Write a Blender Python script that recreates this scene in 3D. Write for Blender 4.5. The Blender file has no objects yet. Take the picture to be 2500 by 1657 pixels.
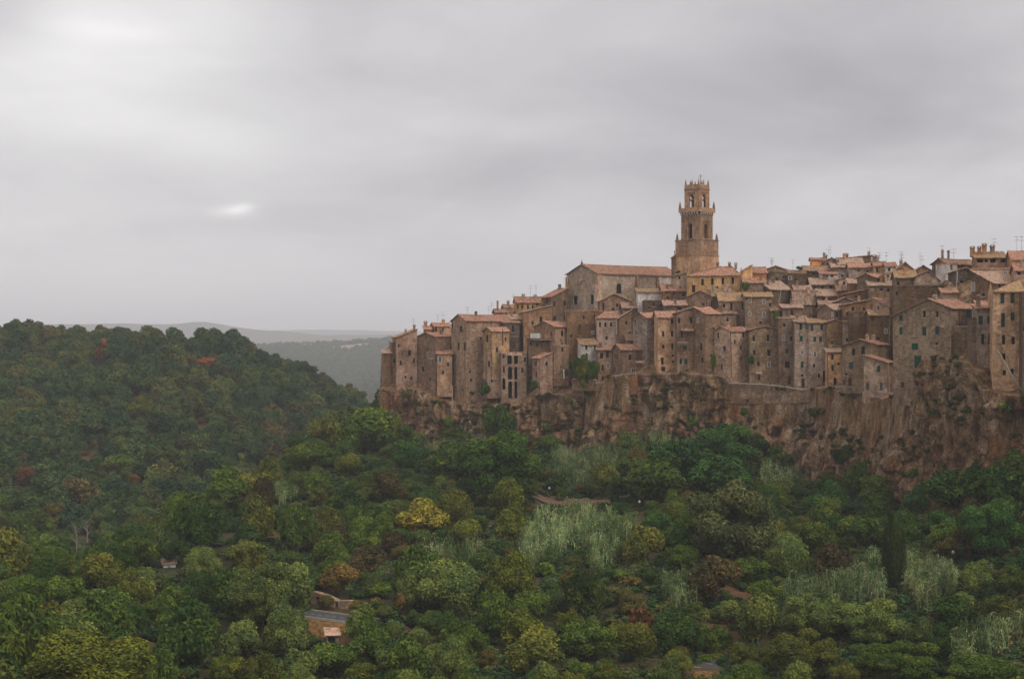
import bpy, math, random
import numpy as np
from mathutils import Vector, Matrix

# ------------------------------------------------------------------ camera, world, sun, exposure
S = bpy.context.scene
COL = S.collection
F = 3472.0; CU = 1250.0; CV = 828.5          # 50 mm lens on a 36 mm frame, 2500 px wide picture, level horizon
cam = bpy.data.cameras.new('camera'); cam.lens = 50.0; cam.sensor_width = 36.0
cam.clip_start = 0.5; cam.clip_end = 30000.0
camo = bpy.data.objects.new('camera', cam); COL.objects.link(camo)
camo.location = (0, 0, 0); camo.rotation_euler = (math.radians(90), 0, 0)
S.camera = camo
S.view_settings.view_transform = 'Standard'; S.view_settings.look = 'None'
S.view_settings.exposure = 0.0; S.view_settings.gamma = 1.0
S.render.engine = 'CYCLES'
S.cycles.use_denoising = True
S.cycles.max_bounces = 5; S.cycles.diffuse_bounces = 2; S.cycles.glossy_bounces = 1
S.cycles.transparent_max_bounces = 8; S.cycles.volume_bounces = 0
S.cycles.volume_step_rate = 10
S.cycles.use_fast_gi = False

SUN_AZ, SUN_EL = 142.0, 44.0       # degrees: azimuth clockwise from +Y (the view direction), elevation

def dir_of(u, v):
    d = Vector(((u - CU) / F, 1.0, -(v - CV) / F)); d.normalize(); return d

def make_world():
    w = bpy.data.worlds.new('World'); S.world = w; w.use_nodes = True
    nt = w.node_tree; N = nt.nodes; L = nt.links; N.clear()
    def n(t, **k):
        x = N.new(t)
        for a, b in k.items(): setattr(x, a, b)
        return x
    def math_(op, a, b=None, c=None):
        m = n('ShaderNodeMath', operation=op)
        for i, q in enumerate((a, b, c)):
            if q is None: continue
            if isinstance(q, (int, float)): m.inputs[i].default_value = q
            else: L.new(q, m.inputs[i])
        return m.outputs[0]
    tc = n('ShaderNodeTexCoord')
    sep = n('ShaderNodeSeparateXYZ'); L.new(tc.outputs['Generated'], sep.inputs[0])
    zc = math_('MAXIMUM', sep.outputs[2], 0.0)
    den = math_('ADD', zc, 0.24)
    px = math_('DIVIDE', sep.outputs[0], den); py = math_('DIVIDE', sep.outputs[1], den)
    comb = n('ShaderNodeCombineXYZ'); L.new(px, comb.inputs[0]); L.new(py, comb.inputs[1])
    n1 = n('ShaderNodeTexNoise'); n1.inputs['Scale'].default_value = 1.5; n1.inputs['Detail'].default_value = 6; n1.inputs['Roughness'].default_value = 0.5; n1.inputs['Distortion'].default_value = 0.5
    L.new(comb.outputs[0], n1.inputs['Vector'])
    mp = n('ShaderNodeMapping'); mp.inputs['Scale'].default_value = (1.0, 1.25, 1.0); mp.inputs['Location'].default_value = (3.3, 1.1, 0)
    L.new(comb.outputs[0], mp.inputs[0])
    n2 = n('ShaderNodeTexNoise'); n2.inputs['Scale'].default_value = 3.4; n2.inputs['Detail'].default_value = 8; n2.inputs['Roughness'].default_value = 0.62; n2.inputs['Distortion'].default_value = 0.6
    L.new(mp.outputs[0], n2.inputs['Vector'])
    base = math_('ADD', math_('MULTIPLY', n1.outputs['Fac'], 0.62), math_('MULTIPLY', n2.outputs['Fac'], 0.14))   # about 0.45 mean
    # fades to even grey at the horizon
    k = n('ShaderNodeMapRange'); L.new(zc, k.inputs[0]); k.inputs[1].default_value = 0.0; k.inputs[2].default_value = 0.11
    k.interpolation_type = 'SMOOTHSTEP'
    dev = math_('MULTIPLY', math_('SUBTRACT', base, 0.375), k.outputs[0])
    lum = math_('ADD', 0.625, math_('MULTIPLY', dev, 0.80))
    def glow(u, v, wx, wz, amp):
        d = dir_of(u, v)
        dx = math_('DIVIDE', math_('SUBTRACT', sep.outputs[0], d.x), wx)
        dz = math_('DIVIDE', math_('SUBTRACT', sep.outputs[2], d.z), wz)
        r2 = math_('ADD', math_('MULTIPLY', dx, dx), math_('MULTIPLY', dz, dz))
        e = math_('EXPONENT', math_('MULTIPLY', r2, -1.0))
        front = math_('GREATER_THAN', sep.outputs[1], 0.0)
        return math_('MULTIPLY', math_('MULTIPLY', e, front), amp)
    # the sun behind the cloud: a broad bright area, a thin spot and a small break; darker cloud on the right
    for a in ((120, 330, 0.16, 0.14, 0.15), (260, 110, 0.10, 0.055, 0.13), (190, 66, 0.030, 0.010, 0.06), (330, 80, 0.03, 0.008, 0.05), (130, 120, 0.03, 0.012, 0.05),
              (1950, 230, 0.20, 0.040, -0.11), (2350, 130, 0.14, 0.05, -0.07), (1250, 420, 0.22, 0.022, -0.04), (700, 440, 0.12, 0.014, -0.03), (1700, 90, 0.1, 0.02, 0.03), (0, 30, 0.03, 0.03, -0.13), (1300, 480, 0.2, 0.03, -0.035),
              (2200, 520, 0.20, 0.035, 0.035), (1300, 700, 0.4, 0.03, 0.03), (900, 330, 0.22, 0.03, 0.03)):
        lum = math_('ADD', lum, glow(*a))
    for a in ((580, 512, 0.009, 0.0028, 0.20), (598, 503, 0.007, 0.0022, 0.14), (556, 520, 0.012, 0.004, 0.08), (585, 508, 0.02, 0.008, 0.05)):
        g = glow(*a)
        lum = math_('ADD', lum, math_('MULTIPLY', g, math_('MULTIPLY', n2.outputs['Fac'], 2.0)))
    # an overcast dome is brighter towards the zenith
    up = n('ShaderNodeMapRange'); L.new(zc, up.inputs[0]); up.inputs[1].default_value = 0.25; up.inputs[2].default_value = 1.0
    up.inputs[3].default_value = 1.0; up.inputs[4].default_value = 2.4
    lum = math_('MULTIPLY', lum, up.outputs[0])
    tint = n('ShaderNodeMixRGB', blend_type='MULTIPLY'); tint.inputs[0].default_value = 1.0
    ramp = n('ShaderNodeMapRange'); L.new(lum, ramp.inputs[0]); ramp.inputs[1].default_value = 0.35; ramp.inputs[2].default_value = 0.8
    tm = n('ShaderNodeMixRGB'); L.new(ramp.outputs[0], tm.inputs[0])
    tm.inputs[1].default_value = (1.01, 0.972, 1.04, 1); tm.inputs[2].default_value = (1.015, 0.995, 0.995, 1)
    L.new(tm.outputs[0], tint.inputs[1]); L.new(lum, tint.inputs[2])
    sky = n('ShaderNodeTexSky'); sky.sky_type = 'NISHITA'; sky.sun_disc = False
    sky.sun_elevation = math.radians(SUN_EL); sky.sun_rotation = math.radians(SUN_AZ)
    bs = n('ShaderNodeBackground'); bs.inputs['Strength'].default_value = 0.05; L.new(sky.outputs[0], bs.inputs[0])
    bc = n('ShaderNodeBackground'); bc.inputs['Strength'].default_value = 1.0; L.new(tint.outputs[0], bc.inputs[0])
    mx = n('ShaderNodeMixShader'); mx.inputs[0].default_value = 0.94
    L.new(bs.outputs[0], mx.inputs[1]); L.new(bc.outputs[0], mx.inputs[2])
    out = n('ShaderNodeOutputWorld'); L.new(mx.outputs[0], out.inputs['Surface'])
make_world()

sl = bpy.data.lights.new('sun', 'SUN'); sl.energy = 1.5; sl.angle = math.radians(26); sl.color = (1.0, 0.95, 0.88)
so = bpy.data.objects.new('sun', sl); COL.objects.link(so)
_a, _e = math.radians(SUN_AZ), math.radians(SUN_EL)
so.rotation_euler = Vector((-math.sin(_a) * math.cos(_e), -math.cos(_a) * math.cos(_e), -math.sin(_e))).to_track_quat('-Z', 'Y').to_euler()
so.location = (0, -50, 200)

# ------------------------------------------------------------------ numeric helpers
def _hash(ix, iy, iz, seed):
    h = (ix.astype(np.int64) * 374761393 + iy.astype(np.int64) * 668265263 + iz.astype(np.int64) * 2147483647 + seed * 974634777) & 0xFFFFFFFF
    h = ((h ^ (h >> 13)) * 1274126177) & 0xFFFFFFFF
    h = ((h ^ (h >> 16)) * 2246822519) & 0xFFFFFFFF
    return ((h ^ (h >> 15)) & 0xFFFFFF) / float(0xFFFFFF)
def vnoise(x, y, z, seed=0):
    x, y, z = np.broadcast_arrays(np.asarray(x, float), np.asarray(y, float), np.asarray(z, float))
    fx, fy, fz = np.floor(x), np.floor(y), np.floor(z)
    tx, ty, tz = x - fx, y - fy, z - fz
    tx, ty, tz = [t * t * t * (t * (t * 6 - 15) + 10) for t in (tx, ty, tz)]
    r = 0
    for dx in (0, 1):
        for dy in (0, 1):
            for dz in (0, 1):
                w = (tx if dx else 1 - tx) * (ty if dy else 1 - ty) * (tz if dz else 1 - tz)
                r = r + w * _hash(fx + dx, fy + dy, fz + dz, seed)
    return r * 2 - 1
def fbm(x, y, z, octs=4, seed=0, gain=0.5):
    r, a, f = 0, 1.0, 1.0
    for o in range(octs):
        r = r + a * vnoise(x * f, y * f, z * f, seed + o * 17); a *= gain; f *= 2.03
    return r
def ridged(x, y, z, octs=4, seed=0):
    r, a, f = 0, 1.0, 1.0
    for o in range(octs):
        r = r + a * (1 - np.abs(vnoise(x * f, y * f, z * f, seed + o * 31))); a *= 0.5; f *= 2.1
    return r - 1.2

def lerp_tab(tab, x):
    return np.interp(x, [t[0] for t in tab], [t[1] for t in tab])
def world(u, v, Y):
    return Vector(((u - CU) / F * Y, Y, -(v - CV) / F * Y))
def to_px(x, y, z):
    return CU + F * x / y, CV - F * z / y

# ------------------------------------------------------------------ object helpers
def mesh_of(name, verts, faces, mat=None, smooth=False):
    me = bpy.data.meshes.new(name)
    if isinstance(verts, np.ndarray) and isinstance(faces, np.ndarray):
        nv, (nf, k) = len(verts), faces.shape
        me.vertices.add(nv); me.vertices.foreach_set('co', verts.astype(np.float32).ravel())
        me.loops.add(nf * k); me.loops.foreach_set('vertex_index', faces.astype(np.int32).ravel())
        me.polygons.add(nf); me.polygons.foreach_set('loop_start', np.arange(0, nf * k, k, dtype=np.int32))
        me.polygons.foreach_set('loop_total', np.full(nf, k, dtype=np.int32))
        me.update(calc_edges=True); me.validate()
    else:
        me.from_pydata([tuple(v) for v in verts], [], [tuple(f) for f in faces]); me.update()
    if mat: me.materials.append(mat)
    if smooth: me.polygons.foreach_set('use_smooth', np.ones(len(me.polygons), dtype=bool))
    return me
def link(name, me, parent=None, loc=None, rotz=None):
    o = bpy.data.objects.new(name, me); COL.objects.link(o)
    if parent is not None: o.parent = parent
    if loc is not None: o.location = loc
    if rotz is not None: o.rotation_euler = (0, 0, rotz)
    return o
def tag(o, label=None, cat=None, group=None, kind=None):
    if label: o['label'] = label
    if cat: o['category'] = cat
    if group: o['group'] = group
    if kind: o['kind'] = kind
    return o
class MB:
    def __init__(s): s.v = []; s.f = []
    def quad(s, a, b, c, d):
        i = len(s.v); s.v += [a, b, c, d]; s.f.append((i, i + 1, i + 2, i + 3))
    def tri(s, a, b, c):
        i = len(s.v); s.v += [a, b, c]; s.f.append((i, i + 1, i + 2))
    def box(s, x0, x1, y0, y1, z0, z1, top=1.0):
        cx, cy = (x0 + x1) / 2, (y0 + y1) / 2
        i = len(s.v)
        for z, k in ((z0, 1.0), (z1, top)):
            for x, y in ((x0, y0), (x1, y0), (x1, y1), (x0, y1)):
                s.v.append((cx + (x - cx) * k, cy + (y - cy) * k, z))
        for q in ((0, 3, 2, 1), (4, 5, 6, 7), (0, 1, 5, 4), (1, 2, 6, 5), (2, 3, 7, 6), (3, 0, 4, 7)):
            s.f.append(tuple(i + j for j in q))
    def tube(s, pts, rads, n=6, cap=True):
        rings = []
        for k, p in enumerate(pts):
            p = Vector(p)
            d = (Vector(pts[min(k + 1, len(pts) - 1)]) - Vector(pts[max(k - 1, 0)])).normalized()
            a = d.orthogonal().normalized(); b = d.cross(a)
            i = len(s.v); rings.append(i)
            for j in range(n):
                t = 2 * math.pi * j / n
                s.v.append(tuple(p + (a * math.cos(t) + b * math.sin(t)) * rads[k]))
        for r0, r1 in zip(rings, rings[1:]):
            for j in range(n):
                s.f.append((r0 + j, r0 + (j + 1) % n, r1 + (j + 1) % n, r1 + j))
        if cap:
            s.f.append(tuple(rings[0] + j for j in reversed(range(n)))); s.f.append(tuple(rings[-1] + j for j in range(n)))
    def lathe(s, prof, c=(0, 0), n=8):
        s.tube([(c[0], c[1], z) for r, z in prof], [max(r, 0.01) for r, z in prof], n)
    def build(s, name, mat, parent=None, smooth=False):
        return link(name, mesh_of(name, s.v, s.f, mat, smooth), parent)

# ------------------------------------------------------------------ materials
MATS = {}
def new_mat(name):
    m = bpy.data.materials.new(name); m.use_nodes = True
    nt = m.node_tree; b = nt.nodes['Principled BSDF']
    b.inputs['Roughness'].default_value = 0.9
    b.inputs['Specular IOR Level'].default_value = 0.05
    return m, nt, b
def nd(nt, t, **k):
    x = nt.nodes.new(t)
    for a, b in k.items():
        if a in x.inputs.keys() if hasattr(x.inputs, 'keys') else False: x.inputs[a].default_value = b
        else: setattr(x, a, b)
    return x
def noise(nt, vec, scale, detail=4, rough=0.55, dist=0.0):
    x = nt.nodes.new('ShaderNodeTexNoise')
    x.inputs['Scale'].default_value = scale; x.inputs['Detail'].default_value = detail
    x.inputs['Roughness'].default_value = rough; x.inputs['Distortion'].default_value = dist
    nt.links.new(vec, x.inputs['Vector']); return x.outputs['Fac']
def ramp(nt, fac, stops, interp='LINEAR'):
    r = nt.nodes.new('ShaderNodeValToRGB'); e = r.color_ramp.elements; r.color_ramp.interpolation = interp
    while len(e) > 1: e.remove(e[-1])
    for i, (p, c) in enumerate(stops):
        q = e[0] if i == 0 else e.new(p)
        q.position = p; q.color = (c[0], c[1], c[2], 1) if not isinstance(c, (int, float)) else (c, c, c, 1)
    nt.links.new(fac, r.inputs[0]); return r.outputs[0]
def mixc(nt, fac, a, b, mode='MIX'):
    m = nt.nodes.new('ShaderNodeMixRGB'); m.blend_type = mode
    for i, q in ((0, fac), (1, a), (2, b)):
        if isinstance(q, (int, float)): m.inputs[i].default_value = q
        elif isinstance(q, tuple): m.inputs[i].default_value = (q[0], q[1], q[2], 1)
        else: nt.links.new(q, m.inputs[i])
    return m.outputs[0]
def mapping(nt, vec, scale=(1, 1, 1), loc=(0, 0, 0), rot=(0, 0, 0)):
    m = nt.nodes.new('ShaderNodeMapping'); m.inputs['Scale'].default_value = scale
    m.inputs['Location'].default_value = loc; m.inputs['Rotation'].default_value = rot
    nt.links.new(vec, m.inputs[0]); return m.outputs[0]
def bump(nt, b, h, dist=0.1, strength=0.6):
    x = nt.nodes.new('ShaderNodeBump'); x.inputs['Distance'].default_value = dist; x.inputs['Strength'].default_value = strength
    nt.links.new(h, x.inputs['Height']); nt.links.new(x.outputs[0], b.inputs['Normal'])
def position(nt): return nt.nodes.new('ShaderNodeNewGeometry').outputs['Position']
def objco(nt): return nt.nodes.new('ShaderNodeTexCoord').outputs['Object']
def scaled(c, k): return tuple(min(x * k, 0.9) for x in c)

def stone_mat(name, c, patch=(0.20, 0.10, 0.05), patchy=0.45, plaster=False):
    """masonry: blocks, lime patches, rust-brown and dark weathering in irregular areas"""
    m, nt, b = new_mat(name)
    P = position(nt)
    rnd = nt.nodes.new('ShaderNodeObjectInfo').outputs['Random']
    big = noise(nt, mapping(nt, P, (1, 1, 0.6)), 0.16, 4, 0.6)
    mid = noise(nt, P, 0.9, 5, 0.65)
    fine = noise(nt, mapping(nt, P, (1, 1, 1.8)), 3.2, 3, 0.7)
    vor = nt.nodes.new('ShaderNodeTexVoronoi'); vor.inputs['Scale'].default_value = 1.55
    nt.links.new(mapping(nt, P, (1, 1, 1.9)), vor.inputs['Vector'])
    blk = mixc(nt, 0.5 if plaster else 0.85, scaled(c, 1.0), ramp(nt, vor.outputs['Color'], [(0.0, scaled(c, 0.55)), (0.5, c), (1.0, scaled(c, 1.5))]))
    col = mixc(nt, ramp(nt, big, [(0.42, 0.0), (0.62, patchy)]), blk, patch)
    pale = (c[0] * 1.35 + 0.02, c[1] * 1.4 + 0.02, c[2] * 1.5 + 0.02)
    big2 = noise(nt, mapping(nt, P, (1, 1, 0.8), (31, 7, 3)), 0.28, 4, 0.6)
    col = mixc(nt, ramp(nt, big2, [(0.52, 0.0), (0.58, 0.6)]), col, pale)
    streak = noise(nt, mapping(nt, P, (1, 1, 0.22)), 0.9, 5, 0.65)
    col = mixc(nt, ramp(nt, streak, [(0.50, 0.0), (0.66, 0.6)]), col, scaled(c, 0.42))
    col = mixc(nt, 1.0, col, ramp(nt, mid, [(0.25, 0.62), (0.75, 1.3)]), 'MULTIPLY')
    col = mixc(nt, 1.0, col, ramp(nt, fine, [(0.25, 0.6), (0.75, 1.35)]), 'MULTIPLY')
    col = mixc(nt, 1.0, col, ramp(nt, rnd, [(0.0, 0.68), (1.0, 1.16)]), 'MULTIPLY')
    # every house has its own mix of stone and faded plaster
    m2 = nt.nodes.new('ShaderNodeMath'); m2.operation = 'MULTIPLY'; nt.links.new(rnd, m2.inputs[0]); m2.inputs[1].default_value = 7.31
    m3 = nt.nodes.new('ShaderNodeMath'); m3.operation = 'FRACT'; nt.links.new(m2.outputs[0], m3.inputs[0])
    hs = nt.nodes.new('ShaderNodeHueSaturation'); nt.links.new(ramp(nt, m3.outputs[0], [(0.0, 1.0), (1.0, 1.04)] if plaster else [(0.0, 0.84), (1.0, 1.14)]), hs.inputs['Saturation']); nt.links.new(col, hs.inputs['Color'])
    hs.inputs['Value'].default_value = 1.06
    nt.links.new(hs.outputs[0], b.inputs['Base Color'])
    bump(nt, b, mixc(nt, .5, mid, fine), 0.4, 0.8)
    return m
def roof_mat(name, c, moss=(0.16, 0.13, 0.05), mossy=0.4):
    m, nt, b = new_mat(name)
    O = objco(nt); P = position(nt)
    rnd = nt.nodes.new('ShaderNodeObjectInfo').outputs['Random']
    vor = nt.nodes.new('ShaderNodeTexVoronoi'); vor.inputs['Scale'].default_value = 2.2
    nt.links.new(O, vor.inputs['Vector'])
    col = ramp(nt, vor.outputs['Color'], [(0.0, scaled(c, 0.5)), (0.5, c), (0.85, scaled(c, 1.3)), (1.0, (c[0] * 1.3, c[1] * 1.7, c[2] * 1.9))])
    big = noise(nt, P, 0.35, 5, 0.65)
    col = mixc(nt, ramp(nt, big, [(0.45, 0.0), (0.68, mossy)]), col, moss)
    fine = noise(nt, P, 2.6, 4, 0.7)
    col = mixc(nt, 1.0, col, ramp(nt, fine, [(0.25, 0.55), (0.75, 1.35)]), 'MULTIPLY')
    col = mixc(nt, 1.0, col, ramp(nt, rnd, [(0.0, 0.8), (1.0, 1.15)]), 'MULTIPLY')
    nt.links.new(col, b.inputs['Base Color'])
    bump(nt, b, fine, 0.15, 0.5)
    return m
def plain_mat(name, c, rough=0.8, var=0.25, scale=1.5, metal=0.0):
    m, nt, b = new_mat(name)
    P = position(nt)
    f = noise(nt, P, scale, 4)
    nt.links.new(ramp(nt, f, [(0.3, scaled(c, 1 - var)), (0.7, scaled(c, 1 + var))]), b.inputs['Base Color'])
    b.inputs['Roughness'].default_value = rough; b.inputs['Metallic'].default_value = metal
    return m
def leaf_mat(name, c, c2=None, rnd_stops=None):
    """foliage: leaf-to-leaf and clump-to-clump colour differences (attribute 'tint'), seasonal patches"""
    m, nt, b = new_mat(name)
    at = nt.nodes.new('ShaderNodeAttribute'); at.attribute_name = 'tint'
    rnd = nt.nodes.new('ShaderNodeObjectInfo').outputs['Random']
    base = ramp(nt, rnd, rnd_stops) if rnd_stops else None
    if base is None:
        c2 = c2 or (c[0] * 1.5 + .01, c[1] * 1.25, c[2] * 0.9)
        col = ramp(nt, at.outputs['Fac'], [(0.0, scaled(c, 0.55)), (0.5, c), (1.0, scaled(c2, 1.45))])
        col = mixc(nt, 1.0, col, ramp(nt, rnd, [(0.0, 0.8), (1.0, 1.2)]), 'MULTIPLY')
    else:
        col = mixc(nt, 1.0, base, ramp(nt, at.outputs['Fac'], [(0.0, (0.5, .5, .5)), (0.5, (1, 1, 1)), (1.0, (1.75, 1.6, 1.3))]), 'MULTIPLY')
    P = position(nt)
    col = mixc(nt, 1.0, col, ramp(nt, noise(nt, P, 0.22, 3), [(0.3, (0.85, 0.9, 0.95)), (0.7, (1.25, 1.1, 0.9))]), 'MULTIPLY')
    nt.links.new(col, b.inputs['Base Color'])
    b.inputs['Roughness'].default_value = 0.85; b.inputs['Specular IOR Level'].default_value = 0.03
    return m
# ------------------------------------------------------------------ terrain
YC = [(930, 415), (1000, 410), (1300, 385), (1500, 370), (1650, 355), (1850, 345), (2000, 335), (2150, 312), (2250, 290), (2450, 258), (2550, 248), (2800, 235)]
VFOOT = [(930, 1035), (1010, 1095), (1100, 1090), (1240, 1075), (1330, 1105), (1440, 1115), (1530, 1075), (1650, 1085), (1750, 1090), (1850, 1120),
         (1950, 1160), (2100, 1165), (2250, 1205), (2350, 1215), (2450, 1205), (2550, 1190), (2800, 1190)]
VTOP = [(925, 948), (975, 955), (1020, 952), (1060, 965), (1110, 985), (1190, 990), (1230, 985), (1290, 978), (1340, 960), (1385, 962), (1440, 985), (1480, 962), (1500, 918),
        (1640, 912), (1700, 912), (1775, 918), (1792, 938), (1950, 950), (2060, 948), (2150, 990), (2190, 975), (2240, 962), (2262, 935), (2290, 905), (2310, 880),
        (2345, 872), (2385, 880), (2420, 905), (2440, 950), (2500, 965), (2800, 960)]
VSKY = [(925, 850), (960, 815), (1040, 800), (1100, 780), (1200, 765), (1240, 745), (1300, 730), (1380, 690), (1420, 680), (1650, 690), (1900, 690), (2000, 670), (2150, 670), (2250, 665), (2500, 650), (2800, 640)]
def yc(u): return lerp_tab(YC, u)
def ztop(u): return -(lerp_tab(VTOP, u) - CV) / F * yc(u)
def zfoot(u): return -(lerp_tab(VFOOT, u) - CV) / F * yc(u)
FARK = [(1100, -66), (2000, -98), (2600, -98), (3100, -76), (3500, -40), (3750, -26), (3900, -25), (4400, -34), (5500, -40), (14000, -50)]
COLS = {
    -700: [(1, -2), (20, -12), (50, -26), (110, -36), (150, -40), (230, -40), (290, -52), (380, -60), (430, -52), (500, -37), (600, -16), (680, -1), (740, -4), (850, -30)] + FARK,
    0: [(1, -2), (20, -12), (50, -27), (110, -37), (150, -42), (230, -41), (290, -52), (380, -60), (430, -52), (500, -38), (600, -17), (680, -2), (740, -4), (850, -30)] + FARK,
    300: [(1, -2), (20, -12), (50, -29), (110, -41), (150, -46), (200, -44), (250, -40), (300, -50), (400, -60), (450, -50), (520, -36), (600, -21), (670, -5.5), (740, -8), (850, -35)] + FARK,
    500: [(1, -2), (20, -13), (50, -31), (110, -45), (160, -50), (220, -46), (300, -38.5), (340, -46), (420, -60), (470, -52), (560, -32), (665, -6), (720, -8), (850, -40)] + FARK,
    560: [(1, -2), (20, -13), (50, -31), (110, -45), (160, -50), (230, -46), (310, -37), (350, -45), (420, -60), (480, -52), (570, -32), (670, -6.5), (720, -8), (850, -40)] + FARK,
    640: [(1, -2), (20, -14), (50, -33), (110, -47), (160, -51), (240, -45), (330, -35), (370, -43), (430, -60), (500, -52), (600, -32), (680, -13), (740, -18), (850, -50)] + FARK,
    740: [(1, -2), (20, -15), (50, -34), (110, -48), (160, -52), (260, -44), (385, -30), (430, -40), (480, -58), (560, -52), (660, -28), (700, -20), (760, -32), (850, -60)] + FARK,
    850: [(1, -2), (20, -15), (50, -34), (110, -48), (160, -52), (270, -43), (400, -28), (425, -29), (460, -38), (540, -62), (610, -50), (680, -31), (760, -42), (850, -62)] + FARK,
    925: [(1, -2), (20, -15), (50, -34), (110, -48), (160, -52), (280, -41.5), (412, -27), (440, -33), (480, -48), (560, -64), (620, -58), (690, -46), (770, -56), (850, -64)] + FARK,
}
def knots_right(u):
    y, z = float(yc(u)), float(zfoot(u))
    k = [(1, -2), (20, -15), (50, -34), (110, -48), (160, -52)]
    for t in (0.25, 0.5, 0.75, 0.93):
        k.append((160 + (y - 5 - 160) * t, -52 + (z + 52) * (t ** 0.85)))
    k += [(y - 3, z), (y + 15, z), (y + 120, z), (800, -62), (850, -64)] + FARK
    return k
US = np.concatenate([np.arange(-6000, -800, 400), np.arange(-800, 3000, 16), np.arange(3000, 9001, 400)]).astype(float)
YS = np.unique(np.concatenate([[1, 6, 12, 20, 30, 42], np.arange(55, 470, 3.0), np.arange(470, 900, 6.0), np.arange(900, 4500, 30.0), np.geomspace(4500, 13900, 16)]))
def terrain_grid():
    keys = sorted(COLS)
    Z = np.zeros((len(US), len(YS)))
    for i, u in enumerate(US):
        uc = min(max(u, -700), 2790)
        if uc >= 940: Z[i] = lerp_tab(knots_right(uc), YS); continue
        if uc >= 925 and uc < 940:
            t = (uc - 925) / 15; Z[i] = (1 - t) * lerp_tab(COLS[925], YS) + t * lerp_tab(knots_right(940), YS); continue
        j = max(k for k in range(len(keys)) if keys[k] <= uc); 
        if keys[j] == uc: Z[i] = lerp_tab(COLS[keys[j]], YS); continue
        a, b = keys[j], keys[j + 1]; t = (uc - a) / (b - a); t = t * t * (3 - 2 * t)
        Z[i] = (1 - t) * lerp_tab(COLS[a], YS) + t * lerp_tab(COLS[b], YS)
    # soften the knots
    for _ in range(2):
        Z[:, 1:-1] = 0.25 * Z[:, :-2] + 0.5 * Z[:, 1:-1] + 0.25 * Z[:, 2:]
    UU, YY = np.meshgrid(US, YS, indexing='ij')
    XX = (UU - CU) / F * YY
    Z += np.exp(-((YY - 3750) / 420.0) ** 2) * np.interp(UU, [300, 640, 800, 930, 1100], [2, 0, 5, 15, 22])
    amp = np.clip((YY - 60) / 120, 0, 1)
    Z += amp * (fbm(XX / 28, YY / 28, 0, 3, 5) * 1.1 + fbm(XX / 9, YY / 9, 0, 3, 9) * 0.35)
    Z += np.clip((YY - 420) / 150, 0, 1) * fbm(XX / 70, YY / 90, 0, 2, 15) * 3.0
    return XX, YY, Z
TX, TY, TZ = terrain_grid()
ROADS = [(world(690, 1497, 226), world(905, 1526, 220), 4.2), (world(1540, 1608, 207), world(1900, 1655, 201), 5.5)]
def cut_roads():
    # benches cut and banked in the slope for the road
    for a, b_, w in ROADS:
        d = b_ - a; L = math.hypot(d.x, d.y); ux, uy = d.x / L, d.y / L
        t = (TX - a.x) * ux + (TY - a.y) * uy; q = -(TX - a.x) * uy + (TY - a.y) * ux
        zr = a.z + d.z * np.clip(t / L, -.15, 1.15) + 0.05 * np.clip(q, 0, w)
        end = np.clip(np.minimum(t + 9, L + 9 - t) / 6, 0, 1)
        on = (q > -2.5) & (q < w + 2.5)
        target = np.where(on, zr - .35, np.where(q < 0, np.maximum(TZ, zr - .35 - 0.75 * (-2.5 - q)), np.where(q < w + 12, np.maximum(TZ, zr - .3 + .25 * (q - w - 2.5)), TZ)))
        near = (q > -22) & (q < w + 14)
        TZ[:] = np.where(near, TZ * (1 - end) + target * end, TZ)
cut_roads()
def zground(x, y):
    u = CU + F * x / y
    i = np.clip(np.searchsorted(US, u) - 1, 0, len(US) - 2); j = np.clip(np.searchsorted(YS, y) - 1, 0, len(YS) - 2)
    a = np.clip((u - US[i]) / (US[i + 1] - US[i]), 0, 1); b = np.clip((y - YS[j]) / (YS[j + 1] - YS[j]), 0, 1)
    return (TZ[i, j] * (1 - a) * (1 - b) + TZ[i + 1, j] * a * (1 - b) + TZ[i, j + 1] * (1 - a) * b + TZ[i + 1, j + 1] * a * b)
def ground_at(u, v, y0=110.0, y1=None):
    """where the view ray through a picture point first meets the terrain"""
    if y1 is None: y1 = 700.0
    ys = np.arange(y0, y1, 1.0)
    zs = zground((u - CU) / F * ys, ys)
    vs = CV - F * zs / ys
    k = np.nonzero(vs <= v)[0]
    if len(k) == 0: k = [int(np.argmin(np.abs(vs - v)))]
    y = ys[k[0]]; return Vector(((u - CU) / F * y, y, float(zs[k[0]])))

m, nt, b = new_mat('earth_ground')
P = position(nt)
g1 = noise(nt, P, 0.06, 5, 0.6); g2 = noise(nt, P, 0.9, 4, 0.7)
c_ = ramp(nt, g1, [(0.35, (0.030, 0.040, 0.018)), (0.5, (0.055, 0.050, 0.024)), (0.62, (0.11, 0.060, 0.030)), (0.75, (0.16, 0.085, 0.045))])
c_ = mixc(nt, 1.0, c_, ramp(nt, g2, [(0.3, 0.6), (0.7, 1.3)]), 'MULTIPLY')
nt.links.new(c_, b.inputs['Base Color']); bump(nt, b, g2, 0.3)
MATS['ground'] = m
m, nt, b = new_mat('far_field_ground')
P = position(nt)
def grid_faces(nu, nv):
    i, j = np.meshgrid(np.arange(nu - 1), np.arange(nv - 1), indexing='ij')
    a = (i * nv + j).ravel(); return np.stack([a, a + nv, a + nv + 1, a + 1], 1)
V = np.stack([TX, TY, TZ], -1).reshape(-1, 3)
tag(link('ground', mesh_of('ground', V, grid_faces(len(US), len(YS)), MATS['ground'], True)), kind='structure')

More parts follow.
